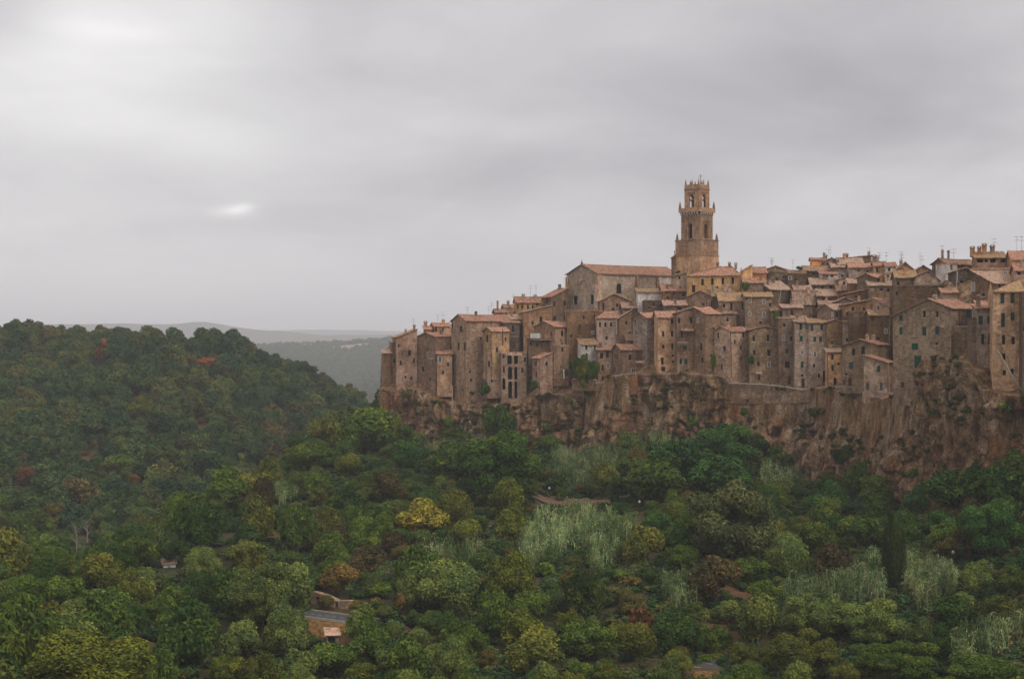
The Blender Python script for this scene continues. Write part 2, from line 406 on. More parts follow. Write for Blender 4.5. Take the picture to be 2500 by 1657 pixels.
# ------------------------------------------------------------------ the tufa cliff with the rock the town stands on
m, nt, b = new_mat('tufa_rock')
P = position(nt)
st = mapping(nt, P, (1, 1, 0.16))
n_big = noise(nt, mapping(nt, P, (1, 1, 0.45)), 0.11, 5, 0.6, 0.6)
n_mid = noise(nt, mapping(nt, P, (1, 1, 0.30), (7, 0, 0)), 0.55, 7, 0.7, 0.5)
n_str = noise(nt, st, 0.9, 5, 0.7, 0.3)
n_fin = noise(nt, P, 2.4, 5, 0.75)
col = ramp(nt, n_mid, [(0.33, (0.035, 0.019, 0.009)), (0.41, (0.12, 0.066, 0.030)), (0.49, (0.21, 0.125, 0.064)), (0.57, (0.29, 0.185, 0.108)), (0.68, (0.42, 0.31, 0.215))])
rust = ramp(nt, n_str, [(0.36, (0.06, 0.022, 0.009)), (0.5, (0.19, 0.072, 0.028)), (0.66, (0.34, 0.15, 0.07))])
col = mixc(nt, ramp(nt, n_big, [(0.48, 0.0), (0.64, 0.6)]), col, rust)
n_g = noise(nt, mapping(nt, P, (1, 1, 0.5), (50, 20, 0)), 0.16, 5, 0.65)
col = mixc(nt, ramp(nt, n_g, [(0.54, 0.0), (0.66, 0.4)]), col, ramp(nt, n_mid, [(0.35, (0.09, 0.065, 0.05)), (0.65, (0.34, 0.27, 0.22))]))
n_moss = noise(nt, mapping(nt, P, (1, 1, 1), (5, 80, 0)), 0.3, 6, 0.7)
col = mixc(nt, ramp(nt, n_moss, [(0.57, 0.0), (0.66, 0.8)]), col, (0.055, 0.055, 0.018))
col = mixc(nt, 1.0, col, ramp(nt, n_fin, [(0.32, 0.35), (0.5, 1.0), (0.68, 1.6)]), 'MULTIPLY')
nt.links.new(col, b.inputs['Base Color'])
bump(nt, b, mixc(nt, 0.5, n_fin, n_str), 1.1, 1.0)
MATS['rock'] = m

def plateau_z(u, d):
    y = yc(u) + d
    rise = np.interp(d, [0, 2, 8, 25, 50, 95, 120], [0, 0.2, 3.0, 13, 22, 25, 12])
    zs = -(lerp_tab(VSKY, u) + 22 - CV) / F * y
    return np.minimum(ztop(u) + rise, np.maximum(zs, ztop(u)))
def build_cliff():
    # plan line of the edge: round the headland on the left, then along the front
    path = []
    for (u, y) in ((1075, 560), (1010, 530), (965, 495), (944, 465), (935, 440), (932, 425)):
        path.append(((u - CU) / F * y, y, max(u, 926)))
    for u in np.arange(931, 2800, 1.0):
        path.append(((u - CU) / F * yc(u), float(yc(u)), u))
    P_ = np.array(path); seg = np.hypot(np.diff(P_[:, 0]), np.diff(P_[:, 1])); s = np.concatenate([[0], np.cumsum(seg)])
    n = int(s[-1] / 0.38); t = np.linspace(0, s[-1], n)
    X, Y, U = (np.interp(t, s, P_[:, k]) for k in range(3))
    kern = np.ones(15) / 15
    Xs, Ys = np.convolve(np.pad(X, 7, 'edge'), kern, 'valid'), np.convolve(np.pad(Y, 7, 'edge'), kern, 'valid')
    tx, ty = np.gradient(Xs), np.gradient(Ys); l = np.hypot(tx, ty); nx, ny = ty / l, -tx / l      # outward (towards the camera side)
    zt, zb = ztop(U), zfoot(U) - 6
    m_ = 84
    h = np.linspace(0, 1, m_)
    H, T = np.meshgrid(h, t)                                                # rows along the wall, columns down
    Zt, Zb = zt[:, None], zb[:, None]
    Z = Zt + (Zb - Zt) * H
    x0, y0 = X[:, None], Y[:, None]
    bx, by = x0 + 0 * H, y0 + 0 * H
    fade = np.clip(H / 0.10, 0.12, 1) 
    butt = ridged(bx / 9, by / 9, Z / 45, 3, 3) * 2.2 + ridged(bx / 2.8, by / 2.8, Z / 18, 4, 8) * 1.7
    blocks = fbm(bx / 4.5, by / 4.5, Z / 5.0, 5, 21, 0.6) * 0.95 + ridged(bx / 1.3, by / 1.3, Z / 4, 2, 71) * .45
    ledge = np.abs(fbm(bx / 12, by / 12, Z / 2.2, 2, 33)) * 0.9
    caves = -np.clip(fbm(bx / 6, by / 6, Z / 4.5, 2, 77) - 0.62, 0, 1) * 9
    lane = np.clip((U - 1780) / 12, 0, 1) * np.clip((2268 - U) / 8, 0, 1) + np.clip((U - 1440) / 10, 0, 1) * np.clip((1560 - U) / 10, 0, 1)
    lane = lane[:, None]
    fade = np.where(lane > .5, np.clip((H - 0.30) / 0.15, 0.03, 1), fade)
    off = np.interp(U, [926, 940, 1000, 2262, 2276, 2420, 2440], [1.2, 1.4, 2.2, 2.2, 5.2, 5.0, 3.6])[:, None]
    gr = np.exp(-(fbm(bx / 5.5, by / 5.5, Z / 15, 3, 101) / 0.07) ** 2) * 1.7 + np.exp(-(fbm(bx / 3, by / 3, Z / 3.2, 2, 131) / 0.06) ** 2) * .7
    butt = butt - gr
    D = fade * (butt + blocks + ledge * 0.8 + caves) + H ** 1.3 * 3.2 + off * (1 - lane) + lane * (3.3 + 1.6 * np.clip((H - 0.3) / 0.2, 0, 1))
    D = np.maximum(D, 0.5 * off * fade)
    D = D * np.interp(U, [926, 950, 1040], [0.30, 0.42, 1.0])[:, None]
    BX = bx + nx[:, None] * D; BY = by + ny[:, None] * D
    Z = Z + fade * fbm(bx / 2.2, by / 2.2, Z / 2.2, 3, 55) * 0.35
    V1 = np.stack([BX, BY, Z], -1)
    # plateau: rows going back from the edge
    ds = np.array([0.6, 1.5, 3, 5, 8, 12, 17, 23, 30, 38, 47, 57, 68, 80, 95, 120.0])
    k = len(ds)
    uu = U[:, None] + 0 * ds
    PX = x0 + 0 * ds; PY = y0 + ds
    PX = (uu - CU) / F * PY
    PZ = plateau_z(uu, ds + 0 * uu)
    late = Y > yc(np.maximum(U, 930)) + 6                                   # round the corner: no plateau sheet
    PZ += fbm(PX / 6, PY / 6, 0, 3, 61) * 0.3
    V2 = np.stack([PX, PY, PZ], -1)[:, ::-1]                                # back to front, then down the face
    V2[late] = V1[late][:, :1]
    V2[:, -1] = V1[:, 0] + np.array([0, 0.3, 0.1])
    Vall = np.concatenate([V2, V1], 1); nv = Vall.shape[1]
    fs = grid_faces(len(t), nv)
    o = link('cliff', mesh_of('cliff', Vall.reshape(-1, 3), fs, MATS['rock'], False))
    return tag(o, kind='structure')
build_cliff()

# ------------------------------------------------------------------ far hills, two ridges in the haze
MATS['far'] = leaf_mat('far_hill_green', (0.045, 0.06, 0.035))
def ridge(name, Y, prof, thick, seed):
    us = np.arange(-1500, 4200, 12.0)
    top = -(lerp_tab(prof, us) - CV) / F * Y + fbm(us / 60, 0, 0, 3, seed) * Y * 0.00045
    rows = [(-0.55, -60), (-0.4, 0.15), (-0.2, 0.6), (0, 1.0), (0.15, 0.8), (0.5, -60)]
    V = []
    for u, z in zip(us, top):
        for f_, k in rows:
            y = Y + thick * f_; x = (u - CU) / F * y
            zz = -60 if k == -60 else z * k - 20 * (1 - k)
            V.append((x, y, zz + (0 if k in (-60, 1.0) else float(fbm(x / 200, y / 200, 0, 2, seed)) * 6)))
    tag(link(name, mesh_of(name, np.array(V), grid_faces(len(us), len(rows)), MATS['ground'], True)), kind='structure')
ridge('hills', 7800, [(-1500, 800), (0, 800), (100, 792), (230, 790), (300, 789), (400, 792), (500, 786), (560, 794), (640, 806), (720, 812), (800, 818), (930, 817), (1200, 822), (4000, 800)], 1500, 4)
ridge('distant_hills', 11500, [(-1500, 790), (0, 797), (150, 792), (300, 795), (480, 800), (700, 806), (830, 806), (930, 808), (1200, 812), (4000, 790)], 2500, 14)

# ------------------------------------------------------------------ foliage prototypes
def crown_arrays(seed, R=(4, 4, 3.4), n=2600, leaf=0.36, lobes=18, lobe=(0.30, 0.50), style='broad'):
    """leaf clumps on and inside a cloud of overlapping lobes; returns vertices, quads, tint per face"""
    r = np.random.RandomState(seed); R = np.array(R, float)
    C, Q = [], []
    for _ in range(lobes):
        d = r.normal(size=3); d /= np.linalg.norm(d)
        rad = r.uniform(0.35, 0.78) if style != 'cypress' else 0
        c = d * rad * R
        if style == 'cypress': c = np.array([r.uniform(-.15, .15) * R[0], r.uniform(-.15, .15) * R[1], r.uniform(-0.9, 0.8) * R[2]])
        q = r.uniform(*lobe) * R[0]
        if style == 'cypress': q = R[0] * (0.92 - 0.55 * max(0, c[2] / R[2] + 0.1) ** 1.3) * r.uniform(0.85, 1.05)
        C.append(c); Q.append(q)
    C = np.array(C); Q = np.array(Q)
    w = Q ** 2; w /= w.sum()
    idx = r.choice(len(C), size=n * 2, p=w)
    d = r.normal(size=(n * 2, 3)); d[:, 2] += 0.25; d /= np.linalg.norm(d, axis=1)[:, None]
    rr = Q[idx] * r.uniform(0.72, 1.12, n * 2) ** 0.8
    ell = np.array([1, 1, 0.85]) if style != 'cypress' else np.array([1, 1, 1.8])
    Pt = C[idx] + d * rr[:, None] * ell
    # drop what lies deep inside another lobe
    dist = np.min(np.linalg.norm((Pt[:, None] - C[None]) / ell, axis=2) / Q[None], axis=1)
    keep = dist > 0.68
    Pt, d, idx = Pt[keep][:n], d[keep][:n], idx[keep][:n]; m_ = len(Pt)
    nrm = d * 0.8 + r.normal(size=(m_, 3)) * 0.55 + np.array([0, 0, 0.35]); nrm /= np.linalg.norm(nrm, axis=1)[:, None]
    t = np.cross(nrm, r.normal(size=(m_, 3))); t /= np.linalg.norm(t, axis=1)[:, None]
    b_ = np.cross(nrm, t)
    s = leaf * r.uniform(0.55, 1.5, m_)[:, None]
    ln = 1.0
    if style == 'feather':
        t = d * 0.6 + r.normal(size=(m_, 3)) * 0.4 + np.array([0, 0, -0.5]); t /= np.linalg.norm(t, axis=1)[:, None]
        b_ = np.cross(nrm, t); b_ /= np.linalg.norm(b_, axis=1)[:, None]; ln = 1.9; s = s * 0.75
    if style == 'cypress':
        t = d * 0.35 + np.array([0, 0, 1.0]) + r.normal(size=(m_, 3)) * 0.2; t /= np.linalg.norm(t, axis=1)[:, None]
        b_ = np.cross(d, t); b_ /= np.linalg.norm(b_, axis=1)[:, None]; ln = 2.0; s = s * 0.7
    j = lambda: 1 + r.uniform(-.3, .3, (m_, 1))
    v0 = Pt - t * s * ln * j(); v1 = Pt + b_ * s * 0.6 * j() + nrm * s * 0.2; v2 = Pt + t * s * ln * j(); v3 = Pt - b_ * s * 0.6 * j() + nrm * s * 0.2
    Vv = np.stack([v0, v1, v2, v3], 1).reshape(-1, 3); Ff = np.arange(m_ * 4).reshape(-1, 4)
    ct = r.uniform(0, 1, len(C))
    tint = np.clip(0.5 + (ct[idx] - 0.5) * 0.45 + r.normal(size=m_) * 0.17, 0, 1)
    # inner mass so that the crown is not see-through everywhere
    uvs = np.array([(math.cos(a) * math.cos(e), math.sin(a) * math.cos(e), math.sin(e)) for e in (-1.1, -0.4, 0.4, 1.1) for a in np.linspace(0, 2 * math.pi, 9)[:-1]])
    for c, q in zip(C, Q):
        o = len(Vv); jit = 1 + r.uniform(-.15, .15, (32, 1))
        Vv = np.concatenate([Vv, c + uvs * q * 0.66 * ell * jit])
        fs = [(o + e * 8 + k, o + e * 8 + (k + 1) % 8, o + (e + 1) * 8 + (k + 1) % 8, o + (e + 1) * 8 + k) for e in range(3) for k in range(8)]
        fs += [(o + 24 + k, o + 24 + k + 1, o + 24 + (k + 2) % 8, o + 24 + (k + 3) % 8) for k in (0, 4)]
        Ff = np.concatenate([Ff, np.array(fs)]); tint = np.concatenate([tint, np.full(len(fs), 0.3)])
    return Vv, Ff, tint
def add_tint(me, tint):
    at = me.attributes.new('tint', 'FLOAT', 'FACE'); at.data.foreach_set('value', np.asarray(tint, dtype=np.float32))
def crown_mesh(name, mat, **k):
    V, Fc, t = crown_arrays(**k)
    if k.get('style') == 'cypress': V[:, 0:2] *= np.clip(1.0 - 0.42 * np.clip(V[:, 2:3] / k['R'][2], 0, 1.1) ** 1.6, 0.2, 1) * np.clip(1.0 + 0.25 * np.clip(V[:, 2:3] / k['R'][2] + 0.55, -1, 0), 0.5, 1)
    me = mesh_of(name, V, Fc, mat)
    if len(me.polygons) == len(t): add_tint(me, t)
    return me
def trunk_mesh(name, seed, h=4.5, r0=0.28, limbs=4, spread=2.2, mat=None):
    r = random.Random(seed); mb = MB()
    bend = (r.uniform(-.4, .4), r.uniform(-.4, .4))
    mb.tube([(0, 0, -1.2), (0, 0, 0.2), (bend[0] * .5, bend[1] * .5, h * .5), (bend[0], bend[1], h)], [r0 * 1.5, r0, r0 * .75, r0 * .5], 7)
    for k in range(limbs):
        a = 2 * math.pi * (k + r.random() * .5) / limbs; z0 = h * r.uniform(.45, .75)
        mb.tube([(bend[0] * .5, bend[1] * .5, z0), (math.cos(a) * spread * .5, math.sin(a) * spread * .5, z0 + 1.0), (math.cos(a) * spread, math.sin(a) * spread, z0 + 2.3)], [r0 * .45, r0 * .32, r0 * .12], 5)
    return mesh_of(name, mb.v, mb.f, mat)
MATS['bark'] = plain_mat('bark', (0.10, 0.075, 0.055), 0.95, 0.4, 3)
MATS['bark_pale'] = plain_mat('bark_pale', (0.20, 0.175, 0.145), 0.95, 0.3, 3)
TINT = { 'grey olive': (0.052, 0.070, 0.030),   # base colours of the leaves
    'dark green': (0.029, 0.064, 0.015), 'deep blue green': (0.032, 0.083, 0.023), 'mid green': (0.054, 0.093, 0.018), 'bright green': (0.060, 0.103, 0.019),
    'yellow green': (0.082, 0.107, 0.018), 'olive green': (0.078, 0.095, 0.021), 'grey green': (0.090, 0.130, 0.037), 'brown green': (0.053, 0.047, 0.022),
    'dull orange': (0.102, 0.054, 0.024), 'rust orange': (0.24, 0.085, 0.038), 'pale yellow green': (0.208, 0.195, 0.032), 'golden brown': (0.092, 0.072, 0.027),
    'blackish green': (0.027, 0.048, 0.012), 'pale green': (0.132, 0.182, 0.045)}
for k_, c_ in TINT.items():
    c_ = (c_[0] * 1.12, c_[1] * 1.10, c_[2])
    MATS['leaf ' + k_] = leaf_mat('leaf_' + k_.replace(' ', '_'), c_)
PROTO = {}
L0 = MATS['leaf mid green']
for i in range(6):
    PROTO['broad', i] = (crown_mesh('broad_crown', L0, seed=10 + i, R=(4, 4, 3.4), n=5200, leaf=0.225, lobes=(15, 20, 26, 18, 22, 30)[i], lobe=(0.26, 0.48)), 5.0)
for i in range(3):
    PROTO['feather', i] = (crown_mesh('feathery_crown', L0, seed=40 + i, R=(4, 4, 3.6), n=5000, leaf=0.24, lobes=26, lobe=(0.20, 0.38), style='feather'), 5.0)
for i in range(2):
    PROTO['fine', i] = (crown_mesh('fine_crown', L0, seed=60 + i, R=(4, 4, 3.4), n=8500, leaf=0.165, lobes=34, lobe=(0.30, 0.42)), 5.0)
for i in range(3):
    PROTO['shrub', i] = (crown_mesh('shrub_crown', L0, seed=70 + i, R=(1.6, 1.6, 1.3), n=700, leaf=0.21, lobes=9, lobe=(0.35, 0.55)), 1.1)
PROTO['big', 0] = (crown_mesh('big_crown', L0, seed=81, R=(7, 7, 6), n=24000, leaf=0.19, lobes=64, lobe=(0.16, 0.27)), 7.6)
PROTO['big', 1] = (crown_mesh('big_crown', L0, seed=82, R=(7, 7, 6), n=22000, leaf=0.20, lobes=48, lobe=(0.18, 0.30)), 7.6)
PROTO['cypress', 0] = (crown_mesh('cypress_crown', L0, seed=90, R=(1.9, 1.9, 6.6), n=5200, leaf=0.22, lobes=30, style='cypress'), 7.6)
TRUNKS = {'big': [trunk_mesh('trunk', 9, h=7, r0=.45, limbs=6, spread=3.6, mat=MATS['bark'])], 'broad': [trunk_mesh('trunk', s, mat=MATS['bark']) for s in (1, 2, 3)], 'feather': [trunk_mesh('trunk', s, h=4.8, r0=.22, limbs=5, mat=MATS['bark']) for s in (4, 5)],
          'fine': [trunk_mesh('trunk', 6, mat=MATS['bark'])], 'shrub': [trunk_mesh('stem', 7, h=1.0, r0=.07, limbs=3, spread=.8, mat=MATS['bark'])],
          'cypress': [trunk_mesh('trunk', 8, h=6, r0=.25, limbs=0, mat=MATS['bark'])]}
BASEW = {'big': 14.4, 'broad': 8.4, 'feather': 8.4, 'fine': 8.4, 'shrub': 3.5, 'cypress': 3.7}
BASEH = {'big': 12.4, 'broad': 7.2, 'feather': 7.6, 'fine': 7.2, 'shrub': 2.8, 'cypress': 14.0}
BASECZ = {'big': 7.6, 'broad': 5.0, 'feather': 5.0, 'fine': 5.0, 'shrub': 1.1, 'cypress': 7.6}
KINDNAME = {'big': 'round_tree', 'broad': 'broadleaf_tree', 'feather': 'feathery_tree', 'fine': 'round_tree', 'shrub': 'shrub', 'cypress': 'cypress_tree'}
TREES = []      # (object, u, v, w, h, kind, tint)
rnd = random.Random(7)
def plant(kind, tint, loc, sx, sz, label=None, group=None, hc=None, rz=None):
    """loc: foot of the trunk; sx, sz: crown scale; hc: height of the crown centre above the foot"""
    var = rnd.randrange(len([k for k in PROTO if k[0] == kind]))
    me, cz = PROTO[kind, var]
    if hc is None: hc = cz * sz
    e = bpy.data.objects.new(KINDNAME[kind], None); COL.objects.link(e)
    e.empty_display_size = 0.5
    e.location = loc; e.rotation_euler = (0, 0, rnd.uniform(0, 6.28) if rz is None else rz)
    c = link('crown', me, e); c.location = (0, 0, hc); c.scale = (sx, sx, sz)
    c.material_slots[0].link = 'OBJECT'; c.material_slots[0].material = MATS['leaf ' + tint]
    t = link('trunk' if kind != 'shrub' else 'stem', rnd.choice(TRUNKS[kind]), e); t.scale = (sx, sx, max(hc, 0.3) / cz)
    tag(e, label, 'shrub' if kind == 'shrub' else 'tree', group)
    u, v = to_px(loc[0], loc[1], loc[2] + hc)
    TREES.append((e, u, v, BASEW[kind] * sx * F / loc[1], BASEH[kind] * sz * F / loc[1], kind, tint))
    return e
def hero(kind, tint, u, v, w, h, label, y=None, group=None):
    """a tree whose crown is centred on picture point (u, v); it stands where the ground below it is"""
    g = ground_at(u, v + h * 0.6) if y is None else Vector(((u - CU) / F * y, y, 0))
    sx = w * g.y / F / BASEW[kind]; sz = h * g.y / F / BASEH[kind]
    cz = -(v - CV) / F * g.y
    if y is not None: g.z = cz - BASECZ[kind] * sz
    hc = cz - g.z
    if hc < 0.2: g.z = cz - 0.2; hc = 0.2
    return plant(kind, tint, g, sx, sz, label, group, hc)
# ------------------------------------------------------------------ the town: materials
ST = {'tan': (0.446, 0.269, 0.159), 'brown': (0.269, 0.161, 0.093), 'dark': (0.146, 0.096, 0.058), 'grey': (0.389, 0.279, 0.202), 'pink': (0.437, 0.271, 0.190),
      'ochre': (0.374, 0.231, 0.121), 'olive': (0.254, 0.168, 0.096), 'warm': (0.380, 0.194, 0.094)}
for k_, c_ in ST.items(): MATS['stone ' + k_] = stone_mat('stone_' + k_, c_)
MATS['stone rockwall'] = stone_mat('stone_rockwall', (0.20, 0.130, 0.085), (0.12, 0.07, 0.04), 0.7)
MATS['stone church'] = stone_mat('stone_church', (0.36, 0.27, 0.20), patchy=0.25, plaster=True)
MATS['stone tower'] = stone_mat('stone_tower', (0.40, 0.235, 0.135), (0.28, 0.16, 0.085), 0.3, plaster=True)
MATS['stone white'] = stone_mat('stone_white', (0.50, 0.44, 0.40), (0.35, 0.28, 0.22), 0.2, plaster=True)
MATS['stone yellow'] = stone_mat('stone_yellow', (0.62, 0.37, 0.17), (0.45, 0.25, 0.10), 0.15, plaster=True)
MATS['stone orange'] = stone_mat('stone_orange', (0.60, 0.27, 0.10), (0.5, 0.22, 0.09), 0.15, plaster=True)
RF = {'red': (0.31, 0.158, 0.105), 'pale': (0.30, 0.195, 0.14), 'yellow': (0.27, 0.165, 0.095), 'brown': (0.24, 0.138, 0.090), 'pink': (0.33, 0.200, 0.155)}
for k_, c_ in RF.items(): MATS['roof ' + k_] = roof_mat('roof_tiles_' + k_, c_, moss=(0.30, 0.19, 0.075) if k_ == 'yellow' else (0.2, 0.14, 0.08), mossy=0.7 if k_ == 'yellow' else 0.35)
MATS['glass'] = plain_mat('window_glass_dark', (0.018, 0.018, 0.020), 0.25, 0.3)  # window panes; also the painted shade inside open arches and openings
MATS['blueglass'] = plain_mat('window_glass_grey', (0.10, 0.115, 0.14), 0.25, 0.3)
MATS['wood'] = plain_mat('brown_wood', (0.07, 0.04, 0.025), 0.7, 0.3, 4)
MATS['green'] = plain_mat('green_shutter_paint', (0.014, 0.055, 0.036), 0.6, 0.25, 4)
MATS['teal'] = plain_mat('teal_shutter_paint', (0.020, 0.050, 0.055), 0.6, 0.25, 4)
MATS['whitep'] = plain_mat('white_paint', (0.48, 0.46, 0.43), 0.6, 0.12, 4)
MATS['lintel'] = plain_mat('pale_stone_trim', (0.38, 0.32, 0.26), 0.9, 0.25, 3)
MATS['iron'] = plain_mat('dark_iron', (0.04, 0.04, 0.042), 0.5, 0.2, 4, 0.6)
MATS['rust'] = plain_mat('rusty_pipe', (0.09, 0.05, 0.035), 0.7, 0.3, 2)
MATS['antenna'] = plain_mat('aluminium_rods', (0.22, 0.22, 0.23), 0.5, 0.1, 2, 0.5)
MATS['stone orange2'] = stone_mat('stone_orange_plaster', (0.36, 0.165, 0.07), (0.25, 0.10, 0.04), 0.3, plaster=True)

REG = {'A': (920, 620, 3.5625), 'B': (1240, 620, 3.5625), 'C': (1560, 620, 3.5625), 'D': (1860, 580, 3.732), 'E': (2160, 580, 3.732), 'S': (0, 0, 1.0)}
def RU(r, x): return REG[r][0] + x / REG[r][2]
def RV(r, y): return REG[r][1] + y / REG[r][2]

def wall_face(mb, L, brk, topf, holes, T):
    """a wall with real openings: strips between the breakpoints; T maps (s, depth, z) to a point"""
    ss = {0.0, L}
    for q in brk: ss.add(q)
    for h in holes:
        k = 8 if h['arch'] else 1
        for i in range(k + 1): ss.add(h['s0'] + (h['s1'] - h['s0']) * i / k)
    ss = sorted(ss)
    def htop(h, s):
        if not h['arch']: return h['z1']
        w = (h['s1'] - h['s0']) / 2; t = (s - (h['s0'] + h['s1']) / 2) / w
        rise = min(w, (h['z1'] - h['z0']) * .6)
        return h['z1'] - rise + rise * math.sqrt(max(0, 1 - t * t))
    for a, b_ in zip(ss, ss[1:]):
        if b_ - a < 1e-5: continue
        m_ = (a + b_) / 2
        hs = sorted([h for h in holes if h['s0'] <= m_ <= h['s1']], key=lambda h: h['z0'])
        za = zb_ = 0.0
        for h in hs:
            mb.quad(T(a, 0, za), T(b_, 0, zb_), T(b_, 0, h['z0']), T(a, 0, h['z0']))
            ta, tb = htop(h, a), htop(h, b_); d = h['d']
            mb.quad(T(a, 0, h['z0']), T(b_, 0, h['z0']), T(b_, d, h['z0']), T(a, d, h['z0']))
            mb.quad(T(a, 0, ta), T(b_, 0, tb), T(b_, d, tb), T(a, d, ta))
            for e, te in ((a, ta), (b_, tb)):
                if abs(e - h['s0']) < 1e-5 or abs(e - h['s1']) < 1e-5:
                    mb.quad(T(e, 0, h['z0']), T(e, d, h['z0']), T(e, d, te), T(e, 0, te))
            za, zb_ = ta, tb
        mb.quad(T(a, 0, za), T(b_, 0, zb_), T(b_, 0, topf(b_)), T(a, 0, topf(a)))

HOUSES = []
def house(reg, xl, xc, xr, ye, yb, dY, th, rt, yr, label, wall='brown', roof='red', win='', front=None, cat='house', name='stone_house', pf=0.5, yl=None, W=9.0,
          Y=None, group='old houses on the cliff', over=0.4, chim=None, antenna=0, back=0.0, hip=(0, 0), sub=True):
    """One house. Measured in a picture region: xl-xc the left face, xc-xr the right face, ye the eave at the near corner,
    yb the foot, yr the ridge; dY metres behind the cliff edge; th the turn of the house in degrees. rt: r / l ridge along the
    right / left face, sb / sr single slope rising to the back / right, f flat."""
    uc, vc = RU(reg, xc), RV(reg, ye)
    Y0 = Y if Y is not None else float(yc(uc)) + dY
    if dY < 0: Y0 -= dY * 0.4
    if xl is None and th <= 22: th = th * 0.5 - math.degrees(math.atan((uc - CU) / F)) * 0.9
    X0 = (uc - CU) / F * Y0; t = math.radians(th); c, s = math.cos(t), math.sin(t)
    tr = (RU(reg, xr) - CU) / F
    L = max((tr * Y0 - X0) / (c - tr * s), 1.0)
    if xl is not None and xl < xc - 2:
        tl = (RU(reg, xl) - CU) / F
        W = min(max((X0 - tl * Y0) / (s + tl * c), 1.0), 40)
    zof = lambda y, YY: -(RV(reg, y) - CV) / F * YY
    He_w = zof(ye, Y0)
    gz = float(plateau_z(uc, max(Y0 - float(yc(uc)), 0.0))) if Y is None else -1e9
    zb = zof(yb, Y0)
    if dY > 4: zb = min(zb, gz - 1.5)
    else: zb -= 1.2 if 1780 < uc < 2235 else 3.0
    H = He_w - zb
    # profile of the roof
    if rt in ('r', 'sb'):
        frac = pf if rt == 'r' else 1.0
        yp = Y0 + W * frac * c if (xl is not None or rt == 'sb') else Y0 + W * frac * c
        Hr = max(zof(yr, yp) - zb, H + 0.15)
        Hb = H if rt == 'r' else Hr
        if yl is not None: Hb = zof(yl, Y0 + W * c) - zb
        prof = [(0, H), (W * frac, Hr), (W, Hb)] if rt == 'r' else [(0, H), (W, Hr)]
        ax = 'y'
    elif rt in ('l', 'sr'):
        frac = pf if rt == 'l' else 1.0
        yp = Y0 + L * frac * s
        Hr = max(zof(yr, yp) - zb, H + 0.15)
        Hb = H
        if yl is not None: Hb = zof(yl, Y0 + L * s) - zb
        prof = [(0, H), (L * frac, Hr), (L, Hb)] if rt == 'l' else [(0, H), (L, Hr)]
        ax = 'x'
    else:
        prof = [(0, H), (L, H)]; ax = 'x'; Hr = H
        if yl is not None: prof = [(0, H), (L, zof(yl, Y0 + L * s) - zb)]
    px_, pz_ = [p[0] for p in prof], [p[1] for p in prof]
    topx = (lambda q: float(np.interp(q, px_, pz_))) if ax == 'x' else (lambda q: pz_[0])
    topy = (lambda q: float(np.interp(q, px_, pz_))) if ax == 'y' else (lambda q: pz_[0])
    root = bpy.data.objects.new(name, None); COL.objects.link(root)
    root.location = (X0, Y0, zb); root.rotation_euler = (0, 0, t); root.empty_display_size = 1
    tag(root, label, cat, group)
    # openings
    fh, lh = [], []
    for w_ in [q for q in win.replace('\n', ' ').split(';') if q.strip()]:
        p = w_.split(); typ = p[0]; wx, wy, ww, wh = (float(q) for q in p[1].split(','))
        left = wx < xc and xl is not None
        def hit(x):
            tu = (RU(reg, x) - CU) / F
            if left: q = (X0 - tu * Y0) / (s + tu * c); return q, Y0 + q * c
            q = (tu * Y0 - X0) / (c - tu * s); return q, Y0 + q * s
        q, yy = hit(wx); q0, _ = hit(wx - ww / 2); q1, _ = hit(wx + ww / 2)
        if q0 > q1: q0, q1 = q1, q0
        hw = min(max((q1 - q0) / 2, 0.28), 3.0)
        zc = zof(wy, yy) - zb; hh = wh / REG[reg][2] / F * yy / 2
        LL = W if left else L; tf = topy if left else topx
        q = min(max(q, hw + .15), LL - hw - .15)
        if hw * 2 + .3 > LL: continue
        z0, z1 = max(zc - hh, 0.3), zc + hh
        z1 = min(z1, min(tf(q - hw), tf(q + hw)) - 0.15)
        if z1 - z0 < 0.35: continue
        lst = lh if left else fh
        hd = dict(s0=q - hw, s1=q + hw, z0=z0, z1=z1, arch=typ[0] in 'aAn', typ=typ, d=0.3)
        if typ[0] == 'A' or typ[0] == 'L': hd['d'] = 1.6
        if typ[0] == 'n': hd['d'] = 0.25
        if any(not (hd['s1'] + .1 < o['s0'] or hd['s0'] - .1 > o['s1'] or hd['z1'] + .1 < o['z0'] or hd['z0'] - .1 > o['z1']) for o in lst): continue
        lst.append(hd)
    # small irregular openings the eye counts on such walls
    ra = random.Random(int(xc * 3 + ye * 5))
    if name == 'stone_house' and sub and (xc, ye) != (0, 0):
        for lst, LL, tf in ((fh, L, topx), (lh if xl is not None else None, W, topy)):
            if lst is None or LL < 3.2: continue
            nx_ = int(LL / 2.6)
            for i in range(nx_):
                zz = 1.6
                while zz < H - 1.2:
                    q = LL * (i + .5) / nx_ + ra.uniform(-.5, .5); z0 = zz + ra.uniform(-.5, .5); hw = ra.choice([.2, .27, .34]); hh = hw * ra.uniform(1.6, 3.2)
                    zz += 2.9
                    if ra.random() > .27 or q - hw < .4 or q + hw > LL - .4 or z0 + hh > min(tf(q - hw), tf(q + hw)) - .4: continue
                    if any(not (q + hw + .7 < o['s0'] or q - hw - .7 > o['s1'] or z0 + hh + .6 < o['z0'] or z0 - .6 > o['z1']) for o in lst): continue
                    lst.append(dict(s0=q - hw, s1=q + hw, z0=max(z0, .3), z1=z0 + hh, arch=False, typ='d', d=.28))
    mb = MB()
    wall_face(mb, L, px_ if ax == 'x' else [], topx, fh, lambda q, d, z: (q, d, z))
    wall_face(mb, W, px_ if ax == 'y' else [], topy, lh, lambda q, d, z: (d, q, z))
    # far sides
    bz = pz_[-1] if ax == 'y' else None
